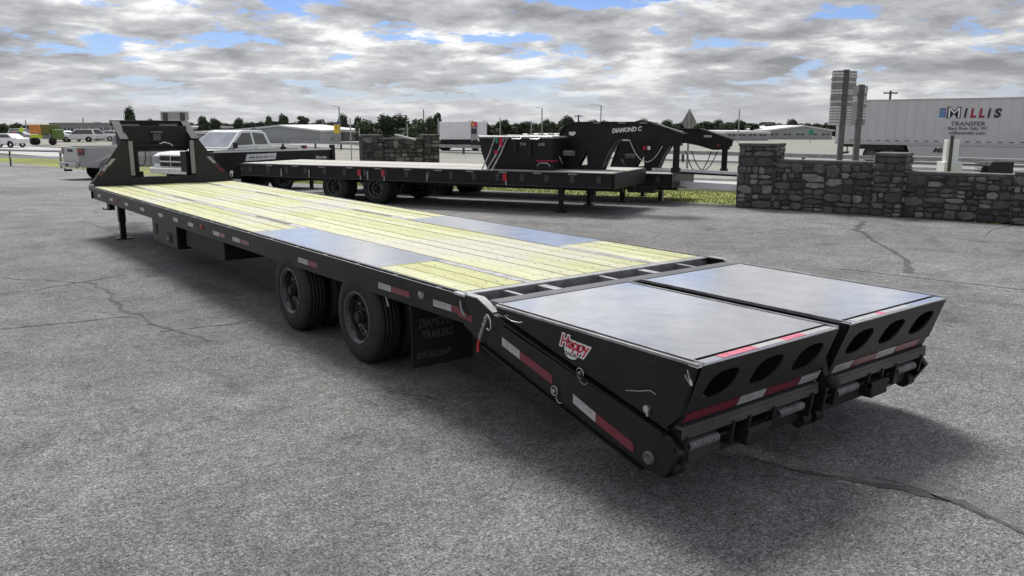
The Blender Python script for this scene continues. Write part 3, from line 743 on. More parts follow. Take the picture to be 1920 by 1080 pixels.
# underslung tool box, battery panel, landing legs
b = MB(); b.bb((-1.10, 5.35, .36), (-.55, 6.85, .66)); b.build('tool_box', BLACKM, T, bevel=.01)
b = MB(); b.bb((-1.18, 7.0, .30), (-.78, 8.2, .655)); tb = b.build('side_cabinet', BLACK, T, bevel=.01)
b = MB(); b.bb((-1.190, 7.95, .42), (-1.181, 8.02, .56)); b.build('cabinet_hinge', BLACKM, tb); b = MB(); b.bb((-1.190, 7.25, .36), (-1.181, 7.40, .50)); b.build('cabinet_latch', BLACKM, tb)
b = MB(); b.cyl((-1.19, 7.33, .42), (-1.21, 7.33, .42), .02, 10); b.build('latch_knob', ZINC, tb)
for sx in (-1, 1):
    b = MB(); x = sx * 1.0; b.bb((x - .055, 10.84, .30), (x + .055, 10.95, .86)); b.bb((x - .045, 10.85, .02), (x + .045, 10.94, .30)); b.bb((x - .13, 10.80, .0), (x + .13, 10.99, .02))
    lg = b.build('landing_leg', BLACK, T, bevel=.003)
    b = MB(); b.bb((x - .05, 11.62, .44), (x + .06, 11.74, .655)); b.tube([(x - .05, 11.68, .46), (x - .12, 11.68, .455), (x - .13, 11.68, .49)], .012, 6); b.build('spare_jack_tube', BLACK, T)
b = MB(); b.bb((-1.17, 10.97, .52), (-1.13, 11.07, .656)); b.build('step_bracket', BLACK, T)

# gooseneck: bulkhead with gussets, risers, neck
YG = 11.80
G = MB()
# outline with a central opening, built as four plates
G.prism([(-1.297, .80), (1.297, .80), (1.297, .88), (1.22, 1.0), (-1.22, 1.0), (-1.297, .88)], 1, YG, YG + .02)
for sx in (-1, 1):
    G.prism([(sx * 1.2195, 1.0005), (sx * .58, 1.0005), (sx * .58, 1.66), (sx * .70, 1.66), (sx * .93, 1.33), (sx * 1.22, 1.0005)], 1, YG + .0005, YG + .0195)
G.build('bulkhead_plate', mat('bulkhead_black', (.022, .022, .023), .6, var=.2), T)
G = MB(); G.prism([(-.50, 1.50), (.50, 1.50), (.50, 1.46), (-.50, 1.46)], 1, 12.05, 12.09); G.bb((-.56, 12.1, 1.46), (.56, 12.5, 1.93)); G.build('chain_box', BLACKM, T)
for sx in (-1, 1):
    R_ = MB(); x0, x1 = sorted((sx * .56, sx * .70))
    # I-beam riser: flanges + web
    R_.bb((x0, YG + .03, .86), (x1, YG + .045, 1.70)); xm = (x0 + x1) / 2
    R_.prism([(YG + .045, .80), (YG + .045, 1.70), (12.45, 2.02), (12.45, 1.62), (12.25, 1.45), (12.25, .80)], 0, xm - .006, xm + .006)
    R_.add([(x0, YG + .03, 1.70), (x1, YG + .03, 1.70), (x1, 12.45, 2.03), (x0, 12.45, 2.03), (x0, YG + .045, 1.685), (x1, YG + .045, 1.685), (x1, 12.455, 2.015), (x0, 12.455, 2.015)], [(0, 1, 2, 3), (7, 6, 5, 4), (0, 4, 5, 1), (1, 5, 6, 2), (2, 6, 7, 3), (3, 7, 4, 0)])
    R_.bb((x0, 12.25, .80), (x1, 12.265, 1.45))
    R_.build('riser', mat('riser_black', (.03, .03, .032), .65, var=.2, spec=.15), T)
    n0, n1_ = sorted((sx * .10, sx * .24)); nm_ = (n0 + n1_) / 2; R_ = MB(); R_.bb((n0, 12.57, 1.937), (n1_, 13.95, 1.951)); R_.bb((n0, 12.57, 1.62), (n1_, 13.95, 1.634)); R_.bb((nm_ - .006, 12.57, 1.634), (nm_ + .006, 13.95, 1.937))
    R_.build('neck_beam', BLACK, T)
    b = MB(); x = sx * .545; b.bb((x - .035, YG - .025, 1.04), (x + .035, YG - .004, 1.66)); b.build('light_channel', mat('pale_channel', (.28, .28, .28), .35, var=.1), T)
    # reflective tape on gusset edge
    for (za, zb, mt) in ((1.35, 1.22, WHT), (1.20, 1.14, REDT), (1.12, 1.06, REDT)):
        def xe(z): return sx * (1.22 - (z - 1.0) * .88)
        b = MB(); b.add([(xe(za) - sx * .10, YG - .002, za), (xe(za) - sx * .03, YG - .002, za), (xe(zb) - sx * .03, YG - .002, zb), (xe(zb) - sx * .10, YG - .002, zb),
                         (xe(za) - sx * .10, YG - .001, za), (xe(za) - sx * .03, YG - .001, za), (xe(zb) - sx * .03, YG - .001, zb), (xe(zb) - sx * .10, YG - .001, zb)], [(0, 1, 2, 3), (7, 6, 5, 4), (0, 4, 5, 1), (1, 5, 6, 2), (2, 6, 7, 3), (3, 7, 4, 0)])
        b.build('red_tape' if mt is REDT else 'white_tape', mt, T)
b = MB(); b.bb((-.70, 12.44, 1.93), (.70, 12.56, 2.035)); b.build('neck_cross_beam', BLACK, T, bevel=.005)
b = MB(); b.bb((-.55, 12.03, 1.555), (.55, 12.08, 1.60)); b.build('chain_box_lip', BLACK, T)
for x in (-.38, .32):
    b = MB(); b.bb((x - .17, 12.415, 1.90), (x + .17, 12.435, 1.965)); b.build('white_tape', mat('dull_grey_tape', (.25, .25, .25), .4, var=.1), T)
b = MB(); b.bb((-.08, 12.02, 1.66), (.06, 12.10, 1.80)); b.bb((-.12, 12.0, 1.80), (.10, 12.1, 1.83)); b.build('junction_box', mat('grey_plastic', (.09, .09, .09), .5, var=.2), T, bevel=.006)
b = MB(); b.tube([(.02, 12.0, 1.60), (.10, 11.98, 1.63), (.2, 11.98, 1.60), (.25, 11.98, 1.56)], .014, 6); b.build('air_hose', ZINC, T)
b = MB(); b.tube([(-.45, 12.0, 1.46), (-.42, 11.98, 1.28), (-.36, 11.98, 1.20), (-.30, 11.98, 1.21), (-.26, 11.98, 1.32), (-.25, 12, 1.46)], .009, 6); b.build('brake_cable', BLACKM, T)
b = MB(); b.cyl((0, 13.85, .95), (0, 13.85, 2.02), .07, 14); b.bb((-.23, 13.75, 1.65), (.23, 13.97, 1.93)); b.bb((-.11, 13.72, .85), (.11, 13.98, 1.0)); b.build('coupler', BLACK, T)
b = MB(); b.cyl((-1.28, 11.78, .88), (-.86, 11.78, 1.46), .008, 6); b.cyl((-1.05, 11.76, 1.13), (-.97, 11.76, 1.24), .03, 8); b.build('tension_rod', GREYST, T)
b = MB(); b.lathe([(0, .01), (.01, .02), (.02, .01)], (-1.27, 11.6, .885), 2, 10); b.box((-1.27, 11.68, .885), (.05, .12, .04)); b.build('corner_bracket', GREYST, T)

# ------------------------------------------------------------------ other gooseneck trailers
th = math.atan2(-.459, -.888)
def neck_trailer(label, loc, LN, front_text, ramps=True, with_side=True):
    t = thing('gooseneck_trailer', label, 'trailer', loc, th)
    zt = .93; NX = .12
    for sx in (-1, 1):
        b = MB(); x0, x1 = sorted((sx * 1.29, sx * 1.24)); b.bb((x0, -LN, .60), (x1, 0, .915)); b.build('side_rail', BLACK, t, bevel=.006)
        b = MB(); b.bb((sx * 1.30, -LN, .86), (sx * 1.312, 0, .918)); b.build('rub_rail', BLACK, t)
        b = MB(); b.bb((sx * .45 - .07, -LN, .47), (sx * .45 + .07, 0, .86)); b.build('main_beam', BLACKM, t)
    pk = MB(); pk.bb((1.2905, -.05, .70), (1.2995, .05, .86)); pkm = pk.mesh('stake_pocket', mat('worn_black_edge', (.05, .05, .05), .4, var=.4))
    for k in range(int(LN / .61)): inst(pkm, 'stake_pocket', t, (0, -.3 - k * .61, 0))
    b = MB(); b.bb((1.2905, -LN, .60), (1.306, 0, .615)); b.build('rail_lip', mat('worn_black_edge', (.05, .05, .05), .4), t)
    n = 14; w = 2.46 / n
    pm = MB(); pm.bb((.004, -LN, zt - .04), (w - .004, -.0, zt)); pmm = pm.mesh('plank', GREYWOOD)
    for i in range(n): inst(pmm, 'plank', t, (-1.23 + i * w, 0, R.uniform(-.003, .003)))
    b = MB(); b.bb((-1.24, 0, .58), (1.24, .05, .92)); b.build('front_cross_beam', BLACK, t)
    # riser and neck, side profile (y forward, z)
    prof = [(-1.75, .90), (-1.45, 1.80), (-1.38, 1.90), (-1.08, 2.015), (.62, 2.02), (1.43, 1.76), (1.40, 1.58), (1.15, 1.50), (.98, 1.50), (.62, 1.60), (.30, 1.66), (.0, 1.65), (-.12, 1.58), (-.30, 1.30), (-.46, .90)]
    for sx in (-1, 1):
        x = sx * NX; b = MB()
        # web with triangular cut-out: outline joined round the hole
        hole = [(-1.03, 1.02), (-.80, 1.04), (-.82, 1.40)]
        left = [(-1.75, .90), (-1.45, 1.80), (-1.38, 1.90), (-1.08, 2.015), (-.82, 2.0155), (-.82, 1.40), (-1.03, 1.02), (-1.03, .90)]
        right = [(-.82, 2.0155), (.62, 2.02), (1.43, 1.76), (1.40, 1.58), (1.15, 1.50), (.98, 1.50), (.62, 1.60), (.30, 1.66), (.0, 1.65), (-.12, 1.58), (-.30, 1.30), (-.46, .90), (-1.03, .90), (-1.03, 1.02), (-.80, 1.04), (-.82, 1.40)]
        b.prism(left, 0, x - .008, x + .008); b.prism(right, 0, x - .008, x + .008)
        rv = b.build('neck_side', BLACK, t)
        b = MB()
        def fl(pts, w_=.14):
            for a, c in zip(pts, pts[1:]): b.bar((x, a[0], a[1]), (x, c[0], c[1]), w_, .014, upv=(1, 0, 0)) if False else b.bar((x, a[0], a[1]), (x, c[0], c[1]), w_, .014)
        fl(prof[0:6]); fl(prof[7:15]); b.build('neck_flange', BLACKM, t)
        if with_side:
            for ya in (-.75, -.15, .35):
                c = MB(); c.bb((x + .071 * 1, ya - .09, 1.985), (x + .073, ya + .09, 2.012)); c.build('white_tape', mat('dull_grey_tape', (.25, .25, .25), .4, var=.1), t)
    for ya, z in ((-1.55, 1.2), (-1.3, 1.85), (.5, 1.9)):
        b = MB(); b.bb((-.111, ya - .04, z - .12), (.111, ya + .04, z + .06)); b.build('neck_cross_member', BLACKM, t)
    b = MB(); b.bb((-.111, 1.16, 1.50), (.111, 1.36, 1.74)); b.cyl((0, 1.25, .95), (0, 1.25, 1.72), .075, 14); b.bb((-.09, 1.16, .90), (.09, 1.34, 1.02)); b.build('coupler', BLACK, t, bevel=.005)
    # coupler seen on the near beam
    # landing legs with cranks
    for sx in (-1, 1):
        b = MB(); x = sx * .95; b.bb((x - .06, -1.36, .28), (x + .06, -1.24, .92)); b.bb((x - .045, -1.345, .02 - loc[2] + H(loc[0], loc[1])), (x + .045, -1.255, .28)); zf = -loc[2] + H(loc[0], loc[1])
        b.bb((x - .12, -1.40, zf), (x + .12, -1.20, zf + .025)); b.build('landing_leg', BLACK, t)
    b = MB(); b.bb((.9, -1.25, 1.28), (1.0, -1.0, 1.38)); b.tube([(1.0, -1.3, 1.2), (1.1, -1.3, 1.25), (1.1, -1.22, 1.1)], .012, 6); b.build('crank_box', mat('grey_plastic', (.09, .09, .09), .5), t)
    # wheels
    for y in (-LN + 3.0, -LN + 4.25):
        for sx, rz_ in ((1, PI), (-1, 0)):
            w = copy_tree(w0, t); w.location = (sx * 1.22, y, .392 - loc[2] * 0); w.rotation_euler = (0, 0, rz_)
            w = copy_tree(w0, t); w.location = (sx * .95, y, .392); w.rotation_euler = (0, 0, rz_)
    # hoses and chains hung from the neck
    if with_side:
        for (ya, yb, dp, mt, rr_) in ((.22, .98, .42, ZINC, .010), (.35, .90, .30, BLACKM, .013), (.55, 1.1, .36, BLACKM, .013)):
            b = MB(); pts = []
            for k in range(15):
                tt = k / 14; pts.append((.20, ya + (yb - ya) * tt, 1.62 - dp * 4 * tt * (1 - tt) - .12 * tt)); 
            b.tube(pts, rr_, 6); b.build('safety_chain' if mt is ZINC else 'air_hose', mt, t)
        b = MB(); b.tube([(.10, 1.24, 1.0), (.10, 1.26, .85), (.10, 1.22, .78)], .008, 6); b.build('breakaway_cable', BLACKM, t)
    else:
        for (ya, yb, dp) in ((.30, .95, .55), (.45, 1.1, .48)):
            b = MB(); pts = [(.20, ya + (yb - ya) * k / 14, 1.46 - dp * 4 * k / 14 * (1 - k / 14)) for k in range(15)]; b.tube(pts, .012, 6); b.build('air_hose', BLACKM, t)
    for ch in t.children:
        if ch.name.split('.')[0] in ('neck_side', 'neck_flange', 'neck_cross_member', 'coupler', 'safety_chain', 'air_hose', 'breakaway_cable'): ch.location.y = -.18
    # side tape & straps on the rail
    for k in range(12):
        y = -.9 - k * .85
        if y < -LN + .3: break
        b = MB(); b.bb((1.3125, y - .10, .875), (1.3145, y + .10, .905)); b.build('white_tape', mat('dull_grey_tape', (.25, .25, .25), .4), t)
    return t
O2 = (9.391, 8.801, 0)
T2 = neck_trailer('black gooseneck flatbed trailer with white maker lettering on its neck and a hopper on deck', O2, 10.4, True)
text('DIAMOND C', .135, LETW, T2, (.137, -.40, 1.775), (0, 1, .08), (0, -.08, 1), shear=.25, ext=.002, bold=.006, xs=.88)
b = MB(); b.prism([(-1.45, 1.79), (-1.30, 1.80), (-1.27, 1.76), (-1.35, 1.70), (-1.44, 1.72)], 0, .129, .133); b.build('neck_badge', LETW, T2)
b = MB(); b.bb((.13, -.13, 1.60), (.19, .04, 1.63)); b.build('hose_bracket', ZINC, T2)
b = MB(); b.tube([(.12, .43, 2.04), (.14, .63, 2.0), (.14, .88, 1.90), (.12, 1.23, 1.80)], .014, 6); b.build('coiled_lines', ZINC, T2)
for y, mt in ((-2.55, REDL), (-6.55, REDL), (-5.85, REDL)):
    b = MB(); b.bb((1.3145, y - .05, .70), (1.3185, y + .05, .86)); b.build('red_strap_end', mt, T2)
    b = MB(); b.bb((1.315, y + .02, .60), (1.319, y + .05, .70)); b.build('strap_tail', WHT, T2)
for y in (-4.6, -6.3, -8.1, -9.0):
    b = MB(); b.bb((1.3145, y - .02, .62), (1.3185, y + .02, .82)); b.build('strap_tail', GREYST, T2)
# rear dovetail of the second trailer, with decal
b = MB(); b.prism([(-10.4, .93), (-10.4, .50), (-12.0, .22), (-12.1, .32), (-12.0, .45), (-11.2, .66)], 0, -1.28, 1.28); dv = b.build('dovetail', mat('dull_black_tail', (.013, .013, .013), .8, spec=.1), T2, bevel=.01)
text('PJ', .17, LETW, T2, (1.285, -10.80, .60), (0, 1, 0), (0, 0, 1), shear=.25, ext=.002, bold=.006, xs=.9)
b = MB(); b.prism([(-10.85, .50), (-10.42, .50), (-10.38, .37), (-10.70, .37)], 0, 1.282, 1.286); b.build('white_plate', WHT, T2)
b = MB(); b.box((1.287, -10.35, .78), (.006, .09, .05)); b.build('round_badge', WHT, T2)
O3 = (12.31, 9.73, -.16)
T3 = neck_trailer('black gooseneck flatbed trailer parked behind, with grey box under its neck and red badge', O3, 11.0, False, with_side=False)
b = MB(); b.bb((.35, -1.15, .42), (1.05, -.45, .93)); b.build('tool_box', mat('dull_dark_box', (.05, .05, .05), .5, var=.2), T3, bevel=.01)
b = MB(); b.bb((.129, -1.03, 1.47), (.133, -.92, 1.56)); b.build('red_badge', RED, T3)
b = MB(); b.bb((.129, -.91, 1.47), (.133, -.83, 1.56)); b.build('white_badge', LETW, T3)
b = MB(); b.bb((.129, .55, 1.80), (.133, .75, 1.86)); b.build('white_tape', WHT, T3)
b = MB(); b.bb((.129, .90, 1.58), (.133, .98, 1.64)); b.build('red_badge', REDT, T3)

# black hopper strapped on the second trailer's deck
rmat = Matrix.Rotation(th, 3, 'Z')
def t2w(x, y, z): return rmat @ Vector((x, y, z)) + Vector(O2)
HB = thing('steel_hopper', 'black steel hopper with pipe rim strapped on the deck of the second trailer', 'hopper', t2w(.25, -2.42, .932), th)
def frust(mb, b0, b1, z0, z1, cuts=None):
    a = [(b0[0], b0[1]), (b0[2], b0[1]), (b0[2], b0[3]), (b0[0], b0[3])]; c = [(b1[0], b1[1]), (b1[2], b1[1]), (b1[2], b1[3]), (b1[0], b1[3])]
    mb.add([(x, y, z0) for x, y in a] + [(x, y, z1) for x, y in c], [(3, 2, 1, 0), (4, 5, 6, 7), (0, 1, 5, 4), (1, 2, 6, 5), (2, 3, 7, 6), (3, 0, 4, 7)])
b = MB(); frust(b, (-.62, -.80, .62, .84), (-.72, -.90, .72, .90), 0, .42); frust(b, (-.72, -.90, .72, .90), (-.78, -.93, .78, .93), .4205, .72); b.build('body', BLACKM, HB)
b = MB()
for (a, c) in (((-.78, -.93), (.78, -.93)), ((.78, -.93), (.78, .93)), ((.78, .93), (-.78, .93)), ((-.78, .93), (-.78, -.93))): b.cyl((*a, .74), (*c, .74 + .0), .028, 8)
b.build('pipe_rim', GREYST, HB)
b = MB(); b.bb((.74, -.02, .40), (.795, .04, .73)); b.bb((.74, .33, .30), (.79, .40, .73)); b.build('stiffener', BLACKM, HB)
for y in (.05, .5): 
    b = MB(); b.tube([(.80, y - .12, .735), (.84, y - .10, .70), (.84, y + .10, .70), (.80, y + .12, .735)], .016, 6); b.build('grab_handle', ZINC, HB)
text('7X8', .09, POLE, HB, (.785, .12, .56), (0, 1, 0), (0, 0, 1), ext=.001, bold=.002); text('6X8', .09, POLE, HB, (.785, .58, .56), (0, 1, 0), (0, 0, 1), ext=.001, bold=.002)
for (y0, y1, mt, nm) in ((-.50, -.72, GREYST, 'ratchet_strap'), (-.25, -.60, GREYST, 'ratchet_strap'), (-.18, -.47, GREYST, 'ratchet_strap')):
    s = MB(); s.bar((.80, y0, .75), (.86, (y0 + y1) / 2, .38), .035, .006, upv=(1, 0, 0)); s.bar((.86, (y0 + y1) / 2, .38), (1.07, y1, -.02), .035, .006, upv=(1, 0, 0)); s.build(nm, mt, HB)
b = MB(); b.bb((.80, -.38, .52), (.835, -.30, .74)); b.build('red_strap_webbing', RED, HB); b = MB(); b.bb((.845, -.48, .36), (.875, -.40, .44)); b.build('red_ratchet', RED, HB)
b = MB(); b.bb((.80, -.48, .60), (.82, -.42, .72)); b.build('green_strap_end', GSIGN, HB)
KB = thing('tool_case', 'small black case with a red lid beside the hopper on the second trailer', 'case', t2w(.75, -1.85+.12, .932), th)
b = MB(); b.bb((-.2, -.2, 0), (.2, .2, .18)); b.build('body', BLACKM, KB, bevel=.03); b = MB(); b.bb((-.19, -.20, .185), (.21, .20, .235)); b.build('lid', mat('dull_red_lid', (.35, .02, .06), .45, var=.2), KB, bevel=.02)
b = MB(); b.tube([(.22, -.16, .1), (.25, -.10, .17), (.25, .1, .17), (.22, .16, .1)], .012, 6); b.build('handle', ZINC, KB)

# black high-sided trailer behind, with banner and lettering
pA, pB = far(402, 310, 24.0), far(625, 311, 27.2)
hd_ = (pB - pA); hd_.z = 0; LB = hd_.length
zg = H(pA.x, pA.y)
BT = thing('dump_trailer', 'black high sided dump trailer with a white banner, beyond the flatbeds', 'trailer', (pB.x, pB.y, H(pB.x, pB.y)), math.atan2(-hd_.x, hd_.y))
zt = 2 - (279 - 230) / 1524 * 27.2 - H(pB.x, pB.y); zb = zt - .62
b = MB(); b.bb((-.02, -LB, zb), (.04, 0, zt)); b.bb((-2.0, -LB, zb), (-1.94, 0, zt)); b.bb((-1.94, -LB, zb), (-.02, -LB + .06, zt)); b.bb((-1.94, -LB + .06, zb), (-.02, 0, zb + .06)); b.build('box_side', BLACKM, BT)
b = MB(); b.bb((.0, -LB, zt), (.06, -.05, zt + .05)); b.build('top_rail', WHITE, BT)
b = MB(); b.bb((-.05, -.10, zb - .02), (.10, .02, zt + .16)); b.build('corner_post', BLACK, BT)
b = MB(); b.bb((-1.9, -LB + .1, zb - .35), (-.1, -.15, zb - .02)); b.build('chassis', BLACKM, BT)
b = MB(); y0 = -LB + .98; b.prism([(y0, zt - .27), (y0 + 1.05, zt - .24), (y0 + 1.10, zt - .05), (y0 + .07, zt - .07)], 0, .0405, .045); bn = b.build('banner', WHITE, BT)
for (ya, yb, za, zb2) in ((.15, .34, .19, .14), (.38, .42, .21, .12), (.45, .62, .18, .145), (.66, .80, .18, .14), (.83, .97, .17, .145)):
    c = MB(); c.bb((.0452, y0 + ya, zt - za), (.0458, y0 + yb, zt - zb2)); c.build('banner_print', BLDGD, bn)
text('Morgan', .15, LETW, BT, (.042, -.72, zb + .34), (0, 1, 0), (0, 0, 1), shear=.25, ext=.001, bold=.003, xs=.95); text('BUILT', .08, LETW, BT, (.042, -.50, zb + .24), (0, 1, 0), (0, 0, 1), ext=.001, bold=.002, space=1.3)
for k in (0, 1, 2, 3, 4): 
    b = MB(); b.bb((.0405, y0 - .05 + k * .24, zt - .36), (.044, y0 + .07 + k * .24, zt - .33)); b.build('white_tape', mat('dull_grey_tape', (.25, .25, .25), .4), BT)
for y in (-LB * .45, -LB * .45 - .9):
    w = copy_tree(w0, BT); w.location = (.0, y, .39); w.rotation_euler = (0, 0, PI)
    w = copy_tree(w0, BT); w.location = (-1.95, y, .39)
b = MB(); b.bb((-.1, -.9, .0), (-.02, -.8, zb - .2)); b.build('landing_leg', BLACKM, BT)
b = MB(); b.lathe([(0, .04), (.05, .12), (.1, .04), (.18, .02)], (.02, -1.9, zt + .05), 2, 10); b.build('tarp_roller_knob', BLACKM, BT)

# ------------------------------------------------------------------ pickups and cars
def wheel_simple(r=.38, w=.26, rimm=SILVER):
    b = MB(); b.lathe([(0, r * .62), (-.01, r * .8), (.02, r * .96), (.05, r), (w - .05, r), (w - .02, r * .96), (w, r * .7)], (0, 0, 0), 0, 28)
    tm = b.mesh('wheel', RUBBER)
    b = MB(); b.lathe([(-.002, r * .63), (.0, r * .58), (.05, r * .54), (.06, r * .3), (.03, r * .2), (.02, 0)], (0, 0, 0), 0, 24)
    for k in range(6):
        a = 2 * PI * k / 6; b.bar((.02, r * .18 * math.cos(a), r * .18 * math.sin(a)), (.01, r * .58 * math.cos(a), r * .58 * math.sin(a)), .05, .03, upv=(1, 0, 0))
    return tm, b.mesh('rim', rimm)
def arch(cy, cz, r, y0, y1, z, n=10):
    "points of a wheel arch from +y to -y side at sill height z"
    a0 = math.asin(max(-1, min(1, (z - cz) / r)))
    return [(cy + r * math.cos(a0 + (PI - 2 * a0) * k / n), cz + r * math.sin(a0 + (PI - 2 * a0) * k / n)) for k in range(n + 1)]
WT, WR = wheel_simple(); WRD = WR.copy(); WRD.materials[0] = RIMEDGE
def loftbody(b, outline, hw, inset_z, zlo, zhi):
    "extruded side outline (y,z), slightly narrowed towards top"
    n = len(outline); vs = []
    def xw(z): return hw - inset_z * max(0, (z - zlo) / (zhi - zlo)) ** 2 - .03 * max(0, (zlo + .25 - z) / .25 if z < zlo + .25 else 0)
    for sx in (-1, 1): vs += [(sx * xw(z), y, z) for y, z in outline]
    b.add(vs, [tuple(range(n)), tuple(range(2 * n - 1, n - 1, -1))] + [(i, i + n, (i + 1) % n + n, (i + 1) % n) for i in range(n)])
def pickup(label, loc, rz, paint, name='pickup_truck', glass=TGLASS, wind=LGLASS, cat='pickup'):
    t = thing(name, label, cat, loc, rz)
    Lh = 2.92; wf, wr = 1.95, -1.70; zs = .48; ra = .50; zc = .42; hw = .98
    low = [(-Lh, .62), (-Lh, 1.30), (-Lh + .02, 1.38), (-.72, 1.40)]   # rear up the tailgate, bed rail
    # body lower outline with hood
    out_ = [(-Lh + .02, .60), (-Lh, 1.36), (-1.0, 1.38), (.70, 1.30), (1.30, 1.27), (2.60, 1.18), (2.82, 1.08), (2.86, .66), (2.78, .55)]
    out_ += arch(wf, zc, ra, 0, 0, zs + .05) + arch(wr, zc, ra, 0, 0, zs + .05)
    b = MB(); loftbody(b, out_, hw, .05, .9, 1.4); b.build('body', paint, t, bevel=.02)
    # bed cavity lid: dark recess
    b = MB(); b.bb((-.80, -Lh + .12, 1.381), (.80, -1.05, 1.386)); b.build('bed', BLACKM, t)
    # cab
    cab = [(-1.0, 1.37), (-.92, 1.80), (-.72, 1.915), (.20, 1.93), (.42, 1.88), (1.22, 1.30)]
    b = MB(); n = len(cab); xs_ = lambda z: .93 - .20 * (z - 1.37) / .55
    vs = [(-xs_(z), y, z) for y, z in cab] + [(xs_(z), y, z) for y, z in cab]
    b.add(vs, [tuple(range(n)), tuple(range(2 * n - 1, n - 1, -1))] + [(i, i + n, (i + 1) % n + n, (i + 1) % n) for i in range(n)]); b.build('cab', paint, t, bevel=.02)
    for sx in (-1, 1):
        for poly in ([(-.84, 1.42), (-.76, 1.80), (-.20, 1.84), (-.17, 1.42)], [(-.07, 1.42), (-.10, 1.84), (.30, 1.83), (.95, 1.40)]):
            b = MB(); b.add([(sx * (xs_(z) + .004), y, z) for y, z in poly] + [(sx * (xs_(z) - .01), y, z) for y, z in poly], [(0, 1, 2, 3), (7, 6, 5, 4), (0, 4, 5, 1), (1, 5, 6, 2), (2, 6, 7, 3), (3, 7, 4, 0)]); b.build('side_window', glass, t)
        b = MB(); b.box((sx * 1.08, .98, 1.42), (.18, .10, .20)); b.build('wing_mirror', BLACKM, t, bevel=.02)
        for y in (-.14, .98):
            b = MB(); b.bb((sx * .9805, y - .006, .62), (sx * .975, y + .006, 1.36)); b.build('door_gap', BLACKM, t)
        b = MB(); b.bb((sx * .985, -.02, 1.18), (sx * 1.0, -.24 + .4, 1.21)); b.build('door_handle', CHROME, t)
        # fender arches
        for wy in (wf, wr):
            b = MB(); pts = [(sx * .975, wy + .485 * math.cos(a), .40 + .485 * math.sin(a)) for a in [PI * k / 12 for k in range(13)]]; b.tube(pts, .022, 6); b.build('wheel_arch_lip', paint, t)
            b = MB(); b.lathe([(0, .46), (.0, 0)], (sx * .60, wy, .42), 0, 20); b.build('wheel_well', BLACKM, t)
        b = MB(); b.prism([(-Lh - .012, 1.06), (-Lh + .22, 1.06), (-Lh + .24, 1.32), (-Lh - .012, 1.32)], 0, *sorted((sx * .80, sx * .992))); lm = b.build('tail_lamp', mat('dark_red_lens', (.09, .02, .025), .2, coat=.5), t)
        b = MB(); b.prism([(-Lh - .016, 1.20), (-Lh + .12, 1.20), (-Lh + .12, 1.28), (-Lh - .016, 1.28)], 0, *sorted((sx * .84, sx * .996))); b.build('red_lens', REDL, lm)
        b = MB(); b.prism([(2.60, .86), (2.868, .84), (2.84, 1.06), (2.62, 1.10)], 0, *sorted((sx * .62, sx * .975))); b.build('headlamp', LGLASS, t)
    # windscreen, back light
    def quad(y0, z0, y1, z1, m_=.06, off=.004):
        d = Vector((0, y1 - y0, z1 - z0)); nn = Vector((0, -d.z, d.y)).normalized() * off
        if nn.z < 0: nn = -nn
        b = MB(); P = [(-(xs_(z0) - m_), y0, z0), (xs_(z0) - m_, y0, z0), (xs_(z1) - m_, y1, z1), (-(xs_(z1) - m_), y1, z1)]
        b.add([Vector(p) + nn for p in P] + [Vector(p) - nn for p in P], [(0, 1, 2, 3), (7, 6, 5, 4), (0, 4, 5, 1), (1, 5, 6, 2), (2, 6, 7, 3), (3, 7, 4, 0)]); return b
    quad(1.16, 1.345, .47, 1.845).build('windscreen', wind, t); quad(-.99, 1.43, -.93, 1.77, .1).build('rear_window', glass, t)
    # grille, bumpers
    b = MB(); b.prism([(2.84, .74), (2.885, .74), (2.865, 1.08), (2.82, 1.10)], 0, -.56, .56); g = b.build('grille', BLACKM, t)
    b = MB(); b.bar((-.56, 2.892, .90), (.56, 2.892, .90), .03, .05); b.bar((0, 2.894, .74), (0, 2.886, 1.08), .06, .03, upv=(1, 0, 0)); b.bar((-.58, 2.86, 1.10), (.58, 2.86, 1.10), .05, .04); b.build('grille_bar', CHROME, g)
    b = MB(); b.prism([(2.80, .46), (2.98, .48), (2.99, .68), (2.80, .70)], 0, -1.0, 1.0); b.build('front_bumper', CHROME if paint is WHITE else paint, t, bevel=.02)
    b = MB(); b.prism([(-Lh - .16, .58), (-Lh - .02, .56), (-Lh - .02, .78), (-Lh - .16, .76)], 0, -.97, .97); b.build('rear_bumper', CHROME if paint is WHITE else SILVER, t, bevel=.02)
    b = MB(); b.bb((-.3, -Lh - .01, 1.17), (.3, -Lh - .006, 1.27)); b.build('tailgate_badge', BLACKM, t); b = MB(); b.bb((-.16, -Lh - .168, .60), (.16, -Lh - .162, .72)); b.build('number_plate', BLACKM, t)
    b = MB(); b.bb((-.04, -Lh - .28, .42), (.04, -Lh, .50)); b.lathe([(0, .02), (.05, .03), (.08, .0)], (0, -Lh - .25, .50), 2, 10); b.build('tow_hitch', BLACKM, t)
    for sx in (-1, 1):
        for y in (wf, wr):
            w = inst(WT, 'wheel', t, (sx * .99, y, .385), (0, 0, 0 if sx < 0 else PI)); inst(WR, 'rim', w)
    t.scale = (1.1, 1.1, 1.12); return t
